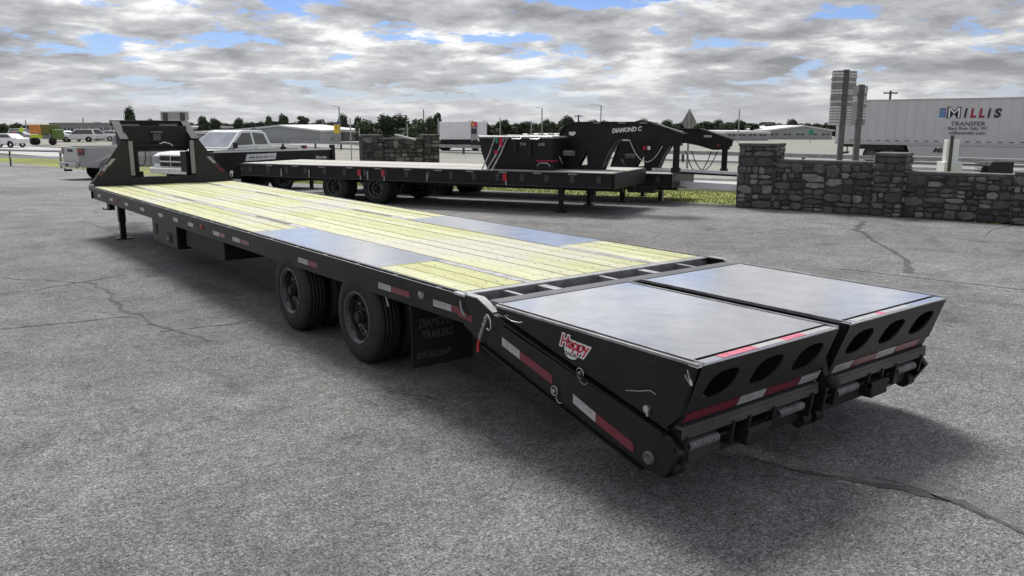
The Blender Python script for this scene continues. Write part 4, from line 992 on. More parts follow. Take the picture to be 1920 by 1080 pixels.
# silver pickup: tailgate towards camera-left, nose to the right
def heading_lat(a, bdep):   # lateral, depth components -> world yaw of +Y axis
    v = rt * a + FH * bdep; return math.atan2(-v.x, v.y)
pc = far(152, 330, 35.5)
hz_ = heading_lat(.70, .71); f_ = Vector((-math.sin(hz_), math.cos(hz_), 0)); s_ = Vector((f_.y, -f_.x, 0))
loc = Vector((pc.x, pc.y, 0)) + f_ * 2.92 - s_ * 0.0 
loc = Vector((pc.x, pc.y, 0)) + f_ * 3.2 - s_ * 1.07 * (1 if s_.dot(FH) > 0 else -1) * -1
PK1 = pickup('silver pickup truck seen from its tailgate, left of the gooseneck frame', (loc.x, loc.y, H(loc.x, loc.y) - .05), hz_, SILVER)
pc = far(322, 325, 31.0)
hz_ = heading_lat(-.447, -.889); f_ = Vector((-math.sin(hz_), math.cos(hz_), 0))
loc = Vector((pc.x, pc.y, 0)) - f_ * 3.2
PK2 = pickup('white crew cab pickup with its nose behind the gooseneck frame', (loc.x, loc.y, H(loc.x, loc.y) - .05), hz_, WHITE)

def car(me_cache={}):
    pass
def make_car(label, loc, rz, paint, suv=False, group=None, name='parked_car'):
    t = thing(name, label, 'car', loc, rz, group)
    out_ = [(-2.2, .45), (-2.25, .90), (-2.0, 1.0), (1.1, .95), (2.05, .82), (2.2, .45)] + arch(1.35, .33, .38, 0, 0, .35, 6) + arch(-1.35, .33, .38, 0, 0, .35, 6)
    b = MB(); loftbody(b, out_, .88, .05, .6, 1.0); b.build('body', paint, t)
    top = 1.68 if suv else 1.42
    cab = [(-2.1 if suv else -1.7, .95), (-1.9 if suv else -1.1, top - .03), (.1, top), (.95, .95)]
    b = MB(); n = 4; xs_ = lambda z: .84 - .18 * (z - .95) / .5
    b.add([(-xs_(z), y, z) for y, z in cab] + [(xs_(z), y, z) for y, z in cab], [tuple(range(n)), tuple(range(2 * n - 1, n - 1, -1))] + [(i, i + n, (i + 1) % n + n, (i + 1) % n) for i in range(n)]); b.build('cab', paint, t)
    for sx in (-1, 1):
        g = [(cab[0][0] + .2, 1.0), (cab[1][0] + .12, top - .1), (.05, top - .1), (.75, 1.0)]
        b = MB(); b.add([(sx * (xs_(z) + .006), y, z) for y, z in g], [(0, 1, 2, 3)]); b.build('side_window', TGLASS, t)
    b = MB(); b.add([(-.68, .86, 1.02), (.68, .86, 1.02), (.6, .16, top - .06), (-.6, .16, top - .06)], [(0, 1, 2, 3)]); b.v = [(x, y + .01, z + .012) for x, y, z in b.v]; b.build('windscreen', TGLASS, t)
    for sx in (-1, 1):
        b = MB(); b.bb((sx * .55, 2.10, .62), (sx * .84, 2.19, .76)); b.build('headlamp', LGLASS, t)
        for y in (1.35, -1.35): inst(WT, 'wheel', t, (sx * .90, y, .33), (0, 0, 0 if sx < 0 else PI), (.85, .87, .87))
    return t

# ------------------------------------------------------------------ stone walls
def rects(x0, z0, x1, z1, out_, d=0):
    w, h = x1 - x0, z1 - z0
    lw, lh = R.uniform(.20, .64), R.uniform(.11, .36)
    if w > lw and (w / lw > h / lh or h < lh):
        c = x0 + w * R.uniform(.38, .62); rects(x0, z0, c, z1, out_, d + 1); rects(c, z0, x1, z1, out_, d + 1)
    elif h > lh:
        c = z0 + h * R.uniform(.38, .62); rects(x0, z0, x1, c, out_, d + 1); rects(x0, c, x1, z1, out_, d + 1)
    else: out_.append((x0, z0, x1, z1))
def stone_face(par, o, xa, na, wd, z0, z1):
    "irregular stones over a face: origin o, direction xa, outward na"
    rs = []; rects(0, z0, wd, z1, rs)
    for (a, c, e, f) in rs:
        g = .006; a += g; c += g; e -= g; f -= g
        if e - a < .03 or f - c < .03: continue
        base = []; cx, cz = (a + e) / 2, (c + f) / 2; hx, hz2 = (e - a) / 2, (f - c) / 2
        n = R.choice((5, 6, 7, 8)); off = R.uniform(0, 1)
        for k in range(n):
            an = 2 * PI * (k + off) / n + R.uniform(-.15, .15); ca, sa = math.cos(an), math.sin(an)
            s = 1 / max(abs(ca), abs(sa)); s = min(s, 1.34) * R.uniform(.88, 1.08)
            base.append((cx + hx * min(1, max(-1, ca * s)), cz + hz2 * min(1, max(-1, sa * s))))
        dp = R.uniform(.018, .055); vs = []
        for t_, off_ in ((1, -.01), (.97, dp * .6), (.72, dp)):
            for (u, v) in base:
                uu, vv = cx + (u - cx) * t_, cz + (v - cz) * t_
                vs.append(Vector(o) + Vector(xa) * uu + Vector((0, 0, vv)) + Vector(na) * (off_ + R.uniform(-.004, .004)))
        fs = [(i, (i + 1) % n, n + (i + 1) % n, n + i) for i in range(n)] + [(n + i, n + (i + 1) % n, 2 * n + (i + 1) % n, 2 * n + i) for i in range(n)] + [tuple(range(2 * n, 3 * n))]
        mb = MB(); mb.add(vs, fs); mb.build('stone', R.choices(STONES, (3, 5, 3, 3, 2))[0], par)
def wall_block(wall, name, p, q, th_, z0, z1, faces, cap=True, capo=.04):
    p = Vector((p[0], p[1], 0)); q = Vector((q[0], q[1], 0)); d = (q - p); ln = d.length; d.normalize(); nrm_ = Vector((d.y, -d.x, 0))
    if nrm_.dot(Vector((CAM.x, CAM.y, 0)) - p) < 0: nrm_ = -nrm_
    b = MB(); cen = (p + q) / 2 - nrm_ * th_ / 2; rz_ = math.atan2(d.y, d.x)
    b.box((cen.x, cen.y, (z0 + z1) / 2), (ln, th_, z1 - z0), rz_); o = b.build(name, MORT, wall)
    if 'f' in faces: stone_face(o, p, d, nrm_, ln, z0, z1)
    if 'l' in faces: stone_face(o, p - nrm_ * th_, nrm_, -d, th_, z0, z1)
    if 'r' in faces: stone_face(o, q, -nrm_, d, th_, z0, z1)
    if cap:
        b = MB(); b.box((cen.x, cen.y, z1 + .035), (ln + capo, th_ + capo * 2, .07), rz_); b.build('cap_stone', CAPM, o, bevel=.008)
    return o
SWt = thing('stone_wall', 'grey fieldstone wall with square pillars at the right edge of the lot', 'wall')
a0 = Vector((12.16, 7.79, 0)); dirw = (Vector((13.80, 2.30, 0)) - a0).normalized()
def wp(px): # where the sight line crosses the wall line
    d = ray(px, 400); dd = Vector((d.x, d.y)); c = Vector((CAM.x, CAM.y))
    # solve c + t dd = a0 + s dirw
    A = Matrix(((dd.x, -dirw.x), (dd.y, -dirw.y))); s = A.inverted() @ (Vector((a0.x, a0.y)) - c); return s[1]
def W_at(s, off=0):
    nn = Vector((dirw.y, -dirw.x, 0)); 
    if nn.dot(CAM - a0) < 0: nn = -nn
    v = a0 + dirw * s + nn * off; return (v.x, v.y)
s1, s2, s3, s4, s5 = wp(1447), wp(1634), wp(1690), wp(1897), wp(1897) + .75
wall_block(SWt, 'pillar', W_at(-.02, .09), W_at(s1, .09), .75, 0, 1.46, 'flr')
wall_block(SWt, 'wall_section', W_at(s1 + .01), W_at(s2 - .01), .40, 0, 1.10, 'f', capo=.0)
wall_block(SWt, 'pillar', W_at(s2, .09), W_at(s3, .09), .75, 0, 1.30, 'flr')
wall_block(SWt, 'wall_section', W_at(s3 + .01), W_at(s4 - .01), .40, 0, .92, 'f', capo=.0)
wall_block(SWt, 'pillar', W_at(s4, .09), W_at(s5, .09), .75, 0, .98, 'flr')
wall_block(SWt, 'wall_section', W_at(s5 + .01), W_at(s5 + 2.2), .40, 0, .85, 'f', capo=.0)
SW2 = thing('stone_wall', 'low stone wall with two pillars beyond the flatbed trailers, at the far entrance', 'wall')
pl = far(680, 300, 29.6); pr = far(823, 300, 30.6); zg = H(pl.x, pl.y)
def lr(t): v = pl.lerp(pr, t); return (v.x, v.y)
dd_ = (pr - pl); dd_.z = 0; dd_.normalize(); nf = Vector((dd_.y, -dd_.x, 0)); nf = nf if nf.dot(CAM - pl) > 0 else -nf
wall_block(SW2, 'pillar', (lr(0)[0] + nf.x * .08, lr(0)[1] + nf.y * .08), (lr(.26)[0] + nf.x * .08, lr(.26)[1] + nf.y * .08), .7, zg, 1.50, 'fr')
wall_block(SW2, 'wall_section', lr(.27), lr(.79), .4, zg, 1.38, 'f')
wall_block(SW2, 'pillar', (lr(.80)[0] + nf.x * .08, lr(.80)[1] + nf.y * .08), (lr(1)[0] + nf.x * .08, lr(1)[1] + nf.y * .08), .7, zg, 1.50, 'fl')
b = MB(); q0, q1 = far(742, 253, 29.2), far(779, 262, 29.2); b.bar(q0, q1, .3, .06); b.build('loose_cap_slab', CONC, SW2)

# ------------------------------------------------------------------ pipe fences
def fence(label, pts, zt_, mid=True, dark=False):
    f = thing('pipe_fence', label, 'fence')
    for i, (a, c) in enumerate(zip(pts, pts[1:])):
        za, zc_ = H(*a), H(*c)
        b = MB(); b.bar((a[0], a[1], za + zt_), (c[0], c[1], zc_ + zt_ + .01), .075, .07); b.build('top_rail', WHITE, f)
        b = MB(); b.bar((a[0], a[1], za + zt_ - .056), (c[0], c[1], zc_ + zt_ - .056), .05, .05); b.build('pipe_rail', BLACKM, f)
        b = MB(); b.bar((a[0], a[1], za + zt_ * .58), (c[0], c[1], zc_ + zt_ * .58), .035, .14); b.build('middle_rail', WHITE, f)
    for (x, y) in pts:
        b = MB(); b.bb((x - .035, y - .035, H(x, y)), (x + .035, y + .035, H(x, y) + zt_ - .09)); b.build('post', BLACKM, f)
        b = MB(); b.bb((x + .05, y - .05, H(x, y)), (x + .09, y + .03, H(x, y) + zt_ - .09)); b.build('post', WHITE, f)
fr0, fr1 = on(1237, 376, 2, 0), on(1383, 388, 2, 0); dd = (fr0 - fr1); 
fence('pipe fence with white rails joining the stone pillar beside the gooseneck', [(fr1.x, fr1.y), (fr0.x, fr0.y), (fr0.x + dd.x * 1.0, fr0.y + dd.y * 1.0 + .0)], .81)
fl0, fl1 = far(-150, 312, 52), far(115, 312, 47)
fence('long pipe fence with white rails at far left behind the silver pickup', [(fl0.lerp(fl1, k / 3).x, fl0.lerp(fl1, k / 3).y) for k in range(4)] + [((fl1 + (fl1 - fl0) / 3).x, (fl1 + (fl1 - fl0) / 3).y)], .95)

# ------------------------------------------------------------------ semi trailer on the highway
A0 = Vector((48.45, 26.95, 0)); B0 = Vector((50.2, 15.5, 0)); dS = (B0 - A0).normalized()
zr = H(48, 26)
ST = thing('semi_trailer', 'long white box semi trailer with haulier lettering passing on the highway', 'semi trailer', (A0.x, A0.y, zr), math.atan2(-dS.x, dS.y))
# local: +y towards the tractor (right in picture); camera side is local +x ?
sd = Vector((math.cos(ST.rotation_euler[2]), math.sin(ST.rotation_euler[2]), 0)); NS = 1 if sd.dot(CAM - A0) > 0 else -1
LS = 16.1; xf = NS * 0.0; xb = -NS * 2.6
b = MB(); b.bb((min(xf, xb), 0, 1.28), (max(xf, xb), LS, 4.08)); b.build('box_body', BOXW, ST, bevel=.03)
b = MB(); b.bb((NS * .002, 0, 4.0), (NS * .03, LS, 4.09)); b.build('top_rail', mat('pale_grey_rail', (.42, .42, .42), .4), ST)
b = MB(); b.bb((NS * .002, 0, 1.16), (NS * .035, LS, 1.34)); b.build('bottom_rail', mat('pale_grey_rail', (.42, .42, .42), .4), ST)
pm = MB(); pm.bb((NS * .002, -.03, 1.345), (NS * .014, .03, 3.99)); pmm = pm.mesh('panel_post', BOXW)
for k in range(27): inst(pmm, 'panel_post', ST, (0, .3 + k * .6, 0))
pm = MB(); pm.bb((NS * .036, -.12, 1.32), (NS * .045, .12, 1.36)); pmm = pm.mesh('rail_slot', BLACKM)
for k in range(26): inst(pmm, 'rail_slot', ST, (0, .5 + k * .6, .09))
b = MB(); b.bb((min(xf, xb) + .9, .2, .95), (max(xf, xb) - .9, LS, 1.15)); b.build('chassis', BLACKM, ST)
for y in (2.4, 3.65):
    for x in (NS * -.05, NS * -2.5):
        w = inst(WT, 'wheel', ST, (x, y, .5), (0, 0, PI if NS > 0 else 0), (1.1, 1.32, 1.32)); 
        ww = inst(WRD, 'rim', w)
b = MB(); b.bb((NS * -.02, 1.65, .85), (NS * -.5, 4.4, 1.14)); b.build('wheel_hanger', BLACKM, ST)
b = MB(); b.bb((NS * -.3, .05, .45), (NS * -2.3, .12, .6)); b.bb((NS * -.5, .05, .6), (NS * -.6, .1, 1.15)); b.bb((NS * -2.0, .05, .6), (NS * -2.1, .1, 1.15)); b.build('underride_guard', BLACKM, ST)
b = MB(); b.bb((NS * -.02, 1.45, .5), (NS * -.6, 1.47, 1.15)); b.build('mud_flap', BLACKM, ST)
b = MB(); b.prism([(4.7, 1.15), (13.5, 1.15), (13.5, .48), (5.0, .48)], 0, *sorted((NS * -.06, NS * -.02))); b.build('side_skirt', BOXW, ST)
# the box's lighter rear frame
b = MB(); b.bb((NS * .003, .0, 1.35), (NS * .02, .25, 3.99)); b.build('rear_frame', ZINC, ST)
tx = (0, 1, 0) if NS > 0 else (0, -1, 0)
def at_side(px, py):
    d = ray(px, py); n = sd * NS; t = (A0 - CAM).dot(n) / d.dot(n); P = CAM + d * t; return (P - A0).dot(dS), P.z - zr
def sem(s, px0, py0, px1, py1, mt, shear=0, bold=0, nm='lettering'):
    "fit the lettering between two photo points: cap height and width"
    y0, z0 = at_side(px0, py0); y1, z1 = at_side(px1, py1)
    o = text(s, 1.0, mt, ST, (0, 0, 0), (0, 1, 0), (0, 0, 1), shear=shear, ext=.004, bold=bold, name=nm)
    me = o.data; ys = [v.co.y for v in me.vertices]; zs_ = [v.co.z for v in me.vertices]
    a, c = min(ys), max(ys); e, f = min(zs_), max(zs_)
    for v in me.vertices:
        v.co.y = y0 + (v.co.y - a) / (c - a) * (y1 - y0); v.co.z = z0 + (v.co.z - e) / (f - e) * (z1 - z0); v.co.x = NS * (.024 + (0 if abs(v.co.x) < .001 else .0) + v.co.x)
    return o
sem('M', 1775, 222, 1803, 200, LETD, 0, .03); 
sem('M', 1778, 221, 1801, 202, WHITE, 0, -.01).location = (NS * .01, 0, 0)
DR = mat('deep_red_lettering', (.28, .01, .03), .4)
sem('I', 1807, 221, 1815, 203, LETD, .1, .02); sem('L', 1819, 221, 1832, 203, DR, .1, .05); sem('L', 1835, 221, 1848, 203, DR, .1, .05)
sem('I', 1851, 221, 1859, 203, LETD, .1, .02); sem('S', 1863, 221, 1879, 203, LETD, .1, .05)
sem('TRANSFER', 1783, 236, 1848, 228, LETD, .1); sem('Black River Falls, WI', 1777, 244, 1850, 238, LETD, .1)
sem('millistransfer.com', 1779, 252, 1847, 246, LETD, .2); sem('MILLIS', 1749, 286, 1800, 278, LETD, .3, .02)
for k in range(5):
    y0, z0 = at_side(1760 + k * .6, 220 - k * 3.6); y1, z1 = at_side(1774 - (k % 2), 217.5 - k * 3.6)
    b = MB(); b.bb((NS * .016, y0, z0), (NS * .02, y1, z1)); b.build('logo_stripe', BLUE if k < 4 else PURP, ST)
y0, z0 = at_side(1772, 220); y1, z1 = at_side(1775, 204)
b = MB(); b.bb((NS * .016, y0, z0), (NS * .02, y1, z1)); b.build('logo_edge', mat('magenta_edge', (.4, .02, .3), .4), ST)
# tractor ahead, mostly out of frame
TR = thing('semi_tractor', 'white tractor unit pulling the long box trailer', 'truck', tuple(Vector((A0.x, A0.y, zr)) + dS * (LS + .9)), math.atan2(-dS.x, dS.y))
b = MB(); b.prism([(0, 1.0), (0, 3.7), (1.6, 3.9), (2.4, 3.2), (2.8, 2.2), (4.6, 1.9), (4.8, .6), (0, .6)], 0, *sorted((NS * -.1, NS * -2.5))); b.build('cab', WHITE, TR, bevel=.05)
b = MB(); b.prism([(1.7, 2.2), (1.7, 3.0), (2.3, 3.0), (2.6, 2.3)], 0, *sorted((NS * -.09, NS * -.11))); b.build('side_window', TGLASS, TR)
for y in (-2.6, -1.4, 3.8): inst(WT, 'wheel', TR, (NS * -.05, y, .5), (0, 0, PI if NS > 0 else 0), (1.1, 1.32, 1.32))

# guard rail in front of the highway
GR = thing('guard_rail', 'long grey steel guard rail along the highway in front of the semi trailer', 'guard rail')
def gpt(y, a=43.2): x = a - .2 * (y - 8); return Vector((x, y, H(x, y)))
for k in range(24):
    y = -20 + k * 4; p = gpt(y); q = gpt(y + 4)
    b = MB(); b.bar(p + Vector((0, 0, .56)), q + Vector((0, 0, .56)), .04, .12); b.bar(p + Vector((0, 0, .70)), q + Vector((0, 0, .70)), .04, .10); b.bar(p + Vector((.03, 0, .63)), q + Vector((.03, 0, .63)), .02, .24); b.build('rail_panel', POLE, GR)
    b = MB(); b.bb((p.x + .06, p.y - .07, p.z), (p.x + .2, p.y + .07, p.z + .72)); b.build('post', DPOLE, GR)

# ------------------------------------------------------------------ poles, posts and signs near the wall
def post_thing(name, label, cat, p, h, w=.09, mt=POLE, group=None):
    t = thing(name, label, cat, (p.x, p.y, H(p.x, p.y)), 0, group)
    b = MB(); b.cyl((0, 0, 0), (0, 0, h), w / 2, 10); b.build('pole', mt, t); return t
# diamond sign back
p = far(1289, 300, 25.5); zb_ = H(p.x, p.y); t = post_thing('road_sign', 'bare grey back of a diamond road sign on a post beside the second gooseneck', 'sign', p, far(1289, 205, 25.5).z - zb_, .07)
zc = far(1289, 229, 25.5).z - zb_; v = (CAM - p); ang = math.atan2(v.y, v.x)
b = MB(); hw_ = .225; hh = .40
ca, sa = math.cos(ang + 1.57), math.sin(ang + 1.57); oy = Vector((math.cos(ang), math.sin(ang), 0)) * -.04
P = [Vector((-ca * hw_, -sa * hw_, zc)), Vector((0, 0, zc - hh)), Vector((ca * hw_, sa * hw_, zc)), Vector((0, 0, zc + hh))]
b.add([q + oy for q in P] + [q + oy * 1.1 for q in P], [(0, 1, 2, 3), (7, 6, 5, 4), (0, 4, 5, 1), (1, 5, 6, 2), (2, 6, 7, 3), (3, 7, 4, 0)]); b.build('sign_plate', SIGNB, t)
# white bollard post with grey pole in front
p = far(1779, 320, 21.5); t = thing('white_post', 'wide white post on a block base behind the stone wall', 'post', (p.x, p.y, H(p.x, p.y)), YAW * -1)
zt1 = far(1779, 262, 21.5).z - H(p.x, p.y); zt2 = far(1779, 303, 21.5).z - H(p.x, p.y)
b = MB(); b.bb((-.16, -.1, 0), (.16, .1, zt1)); b.build('shaft', WHITE, t, bevel=.01); b = MB(); b.bb((-.23, -.2, 0), (.23, .2, zt2)); b.build('base_block', WHITE, t, bevel=.01)
p = far(1779, 320, 21.0); t = post_thing('sign_pole', 'thin grey pole standing in front of the wide white post', 'pole', p, far(1779, 254, 21.0).z - H(p.x, p.y), .09, DPOLE)
# black utility cabinet behind wall
p = far(1869, 322, 20.5); t = thing('ground_floodlight', 'black box floodlight with a finned side behind the low wall', 'floodlight', (p.x, p.y, H(p.x, p.y)), -YAW)
z0_, z1_ = far(1869, 322, 20.5).z - H(p.x, p.y), far(1869, 303, 20.5).z - H(p.x, p.y)
b = MB(); b.prism([(-.36, z0_ - .1), (.32, z0_ - .1), (.32, z1_), (-.22, z1_), (-.30, (z0_ + z1_) / 2)], 1, -.15, .15); b.build('housing', BLACKM, t, bevel=.01); b = MB(); b.bb((-.1, -.06, 0), (.1, .06, z0_ - .1)); b.build('bracket', DPOLE, t)
b = MB()
for k in range(4): b.bb((-.50, -.12, z0_ + .02 + k * .06), (-.30, .12, z0_ + .035 + k * .06))
b.build('cooling_fin', BLACKM, t)

# slatted sign towers on posts
def slat_tower(label, pxl, pxr, pyt, pyb, dist, post_px, rot, deep):
    p = far(post_px, 300, dist); zg_ = H(p.x, p.y)
    t = thing('sign_tower', label, 'sign', (p.x, p.y, zg_), 0)
    z1 = far(post_px, pyt, dist).z - zg_; z0 = far(post_px, pyb, dist).z - zg_
    wd = (pxr - pxl) / F_PX * dist
    cx = ((pxl + pxr) / 2 - post_px) / F_PX * dist
    Mr = Matrix.Rotation(-YAW, 3, 'Z')
    def tr(v): return Mr @ Vector(v)
    # cabinet core
    b = MB(); b.box(tr((cx, .0, (z0 + z1) / 2)), (wd * .94, deep * .6, z1 - z0 - .04), M=Mr @ Matrix.Rotation(rot, 3, 'Z')); core = b.build('cabinet', BLDGD, t)
    n = int((z1 - z0) / .115)
    sm_ = MB(); sm_.box((0, 0, 0), (wd * .97, deep * .63, .07), M=Mr @ Matrix.Rotation(rot, 3, 'Z')); me = sm_.mesh('slat', mat('weathered_sign_slat', (.46, .46, .45), .6, var=.35, vscale=6))
    me2 = me.copy(); me2.materials[0] = mat('darker_sign_slat', (.20, .20, .20), .6, var=.4, vscale=6); me3 = me.copy(); me3.materials[0] = mat('light_sign_slat', (.50, .50, .49), .5, var=.2, vscale=6)
    for k in range(n):
        o_ = tr((cx + R.uniform(-.02, .02), R.uniform(-.02, .0), z0 + .08 + k * (z1 - z0 - .1) / n))
        inst(R.choices((me, me2, me3), (5, 2, 3))[0], 'slat', t, o_)
    for dx in (0,):
        b = MB(); b.box(tr((dx if dx else 0, -deep * .42, z1 / 2)), (.2, .14, z1 + .04), M=Mr); b.build('post', DPOLE, t)
    return t
slat_tower('tall slatted sign tower on dark posts beside the semi trailer', 1545, 1597, 132, 236, 34, 1570, .5, .5)
slat_tower('narrower and lower slatted sign tower on one dark post before the semi trailer', 1592, 1613, 160, 236, 32, 1600, .3, .45)
# utility pole behind the semi
def utility_pole(label, px, pyt, dist, arm, group=None):
    p = far(px, 260, dist); zg_ = H(p.x, p.y); h = far(px, pyt, dist).z - zg_
    t = thing('utility_pole', label, 'pole', (p.x, p.y, zg_), -YAW, group)
    b = MB(); b.tube([(0, 0, 0), (0, 0, h)], [.17, .12], 8); b.build('pole', DPOLE, t)
    b = MB(); b.bar((-arm, 0, h - .25), (arm, 0, h - .25), .13, .15); b.bar((0, 0, h - 1.0), (arm * .6, 0, h - 1.4), .1, .1); b.build('cross_arm', DPOLE, t)
    return t
utility_pole('wooden utility pole with a cross arm rising behind the semi trailer', 1662, 170, 90, .75)
utility_pole('distant utility pole with a cross arm above the second gooseneck', 1084, 215, 150, .8)

# street lights and thin poles along the road
for k, (px, yt, yb, dist, lab) in enumerate([(638, 200, 262, 90, 'thin light pole beside the yellow sign'), (795, 205, 262, 100, 'thin light pole before the dense dark trees'), (938, 221, 258, 125, 'thin pole standing behind the hopper'),
        (996, 226, 256, 110, 'thin pole between hopper and second gooseneck'), (1016, 203, 252, 110, 'tall thin lamp pole left of the gooseneck neck'), (1126, 198, 250, 110, 'tall lamp pole rising above the gooseneck lettering'),
        (1384, 205, 255, 110, 'tall thin pole left of the stone pillar in the distance'), (659, 222, 290, 55, 'leaning cable pole left of the far stone wall'), (675, 240, 285, 52, 'short cable pole beside the far stone wall'),
        (764, 232, 255, 80, 'short pole beside the green road sign'), (822, 222, 262, 80, 'pole at the left edge of the white box truck'), (52, 225, 262, 110, 'forked pole beside the pedestrian sign at far left'), (157, 221, 240, 140, 'thin mast on the long low building at far left')]):
    p = far(px, yb, dist); zg_ = H(p.x, p.y); h = far(px, yt, dist).z - zg_
    t = post_thing('lamp_pole', lab, 'pole', p, h, .0014 * dist, POLE)
    if k in (0, 4, 5): 
        b = MB(); b.bar((0, 0, h), (-.9 * rt.x, -.9 * rt.y, h + .1), .09, .06); b.build('lamp_head', POLE, t)
# coloured signs
def panel_sign(label, px0, px1, py0, py1, dist, mts, shape='rect', name='road_sign', txt=None):
    p = far((px0 + px1) / 2, 260, dist); zg_ = H(p.x, p.y); t = thing(name, label, 'sign', (p.x, p.y, zg_), -YAW)
    w = (px1 - px0) / F_PX * dist; zt_ = far(px0, py0, dist).z - zg_; zb_ = far(px0, py1, dist).z - zg_
    b = MB(); b.cyl((0, .08, 0), (0, .08, zt_), .05, 8); b.build('pole', POLE, t)
    n = len(mts); hh = (zt_ - zb_)
    if shape == 'rect':
        z = zt_
        for mt, fr in mts: b = MB(); b.bb((-w / 2, -.04, z - hh * fr), (w / 2, .04, z)); b.build('sign_panel', mt, t); z -= hh * fr
    else:
        k = 24 if shape == 'disc' else (4 if shape == 'diamond' else 8); zc_ = (zt_ + zb_) / 2; a0_ = PI / 8 if k == 8 else 0
        b = MB(); b.prism([(w / 2 * math.cos(2 * PI * i / k + a0_), zc_ + hh / 2 * math.sin(2 * PI * i / k + a0_)) for i in range(k)], 1, -.03, .03); b.build('sign_panel', mts[0][0], t)
    if txt: text(txt, hh * .4, LETD, t, (-w * .28, -.045, (zt_ + zb_) / 2 - hh * .15), (1, 0, 0), (0, 0, 1), ext=.002)
    return t
panel_sign('yellow roadside sign with a purple top panel, left of the far stone wall', 627, 639, 229, 250, 90, [(PURP, .2), (YEL, .8)], txt='5')
panel_sign('small green highway sign before the dense trees', 769, 779, 244, 258, 118, [(GSIGN, 1)])
panel_sign('tiny green highway sign left of the slatted sign towers', 1516, 1524, 243, 251, 110, [(GSIGN, 1)])
panel_sign('fluorescent pedestrian crossing sign at the far left', 37, 47, 238, 249, 100, [(LIME, 1)], 'diamond')
panel_sign('small red and pink sign at the far left', 23, 30, 247, 259, 90, [(mat('pink_red_sheet', (.7, .05, .18), .4), 1)], 'oct')
panel_sign('round shop sign on a post above the white pickup', 471, 484, 239, 252, 75, [(BLDGD, 1)], 'disc')
# rooftop billboard behind the gooseneck frame
p = far(331, 262, 90); zg_ = H(p.x, p.y); t = thing('billboard', 'pale blank billboard rising behind the gooseneck frame', 'billboard', (p.x, p.y, zg_), -YAW)
w = 49 / F_PX * 90; z1 = far(331, 211, 90).z - zg_; z0 = far(331, 225, 90).z - zg_
b = MB(); b.bb((-w / 2, -.2, z0), (w / 2, .2, z1)); b.build('panel', BLDG, t); b = MB(); b.bb((-w / 2 - .05, -.25, z1), (w / 2 + .05, .25, z1 + .12)); b.build('panel_cap', ROOFW, t)
for x in (-w * .32, w * .32): b = MB(); b.bb((x - .25, -.28, 0), (x + .25, -.205, z1)); b.build('post', DPOLE, t)

# ------------------------------------------------------------------ vehicles far off
# orange and green box truck
p = far(90, 263, 95); t = thing('box_truck', 'orange box truck with a green rear section, far left', 'truck', (p.x, p.y, H(p.x, p.y)), -YAW)
k = 95 / F_PX
b = MB(); b.bb((-22 * k, -1.1, 1.2), (-1 * k, 1.1, 1.2 + 17 * k)); b.build('orange_box', ORANGE, t); b = MB(); b.bb((-1 * k + .01, -1.1, 1.2), (15 * k, 1.1, 1.2 + 17 * k)); b.build('green_box', mat('green_orange_panels', (.30, .20, .04), .5, var=.5, vscale=.8, col2=(.10, .2, .02)), t)
b = MB(); b.bb((15 * k + .01, -1.0, .6), (23 * k, 1.0, 1.2 + 9 * k)); b.build('cab', GREENP, t, bevel=.1); b = MB(); b.bb((-22 * k, -1.0, .8), (0, 1.0, 1.15)); b.build('lower_panel', LIME, t); b = MB(); b.bb((-.05, -1.0, .7), (15 * k, 1.0, 1.15)); b.build('chassis', BLDGD, t)
for x in (-18 * k, -13 * k, 17 * k):
    b = MB(); b.lathe([(-.3, 0), (-.3, .40), (0, .40), (0, 0)], (x, -.8, .40), 1, 16); b.build('wheel', RUBBER, t)
# white box truck/trailer in middle
p = far(868, 265, 78); t = thing('box_truck', 'white box truck with an orange patch above its cab, behind the hopper', 'truck', (p.x, p.y, H(p.x, p.y)), -YAW)
k = 78 / F_PX; zt_ = far(868, 228, 78).z - H(p.x, p.y); zb_ = far(868, 261, 78).z - H(p.x, p.y)
b = MB(); b.bb((-41 * k, -1.2, zb_), (16 * k, 1.2, zt_)); b.build('cargo_box', WHITE, t, bevel=.03)
b = MB(); b.bb((27.5 * k, -1.2, zb_ - .2), (44 * k, 1.2, zt_)); b.build('second_box', WHITE, t, bevel=.03)
b = MB(); b.bb((16 * k + .01, -1.15, zb_ - .4), (27.5 * k - .01, 1.15, zt_ - .45)); c_ = b.build('cab', BLDG, t, bevel=.05)
b = MB(); b.bb((17 * k, -1.17, zb_ + .5), (26 * k, -1.155, zb_ + 1.0)); b.build('window', TGLASS, c_)
b = MB(); b.bb((16.5 * k, -1.22, zt_ - .44), (22 * k, 1.1, zt_ - .02)); b.build('orange_patch', ORANGE, t); b = MB(); b.bb((22 * k + .01, -1.22, zt_ - .44), (27 * k, 1.1, zt_ - .02)); b.build('pink_patch', mat('pink_red_sheet', (.7, .05, .18), .4), t)
b = MB(); b.bb((-40 * k, -1.0, zb_ - .5), (40 * k, 1.0, zb_ - .02)); b.build('chassis', BLACKM, t)
for x in (-34 * k, -28 * k, 24 * k):
    b = MB(); b.lathe([(-.3, 0), (-.3, .5), (0, .5), (0, 0)], (x, -.9, .5), 1, 16); b.build('wheel', RUBBER, t)
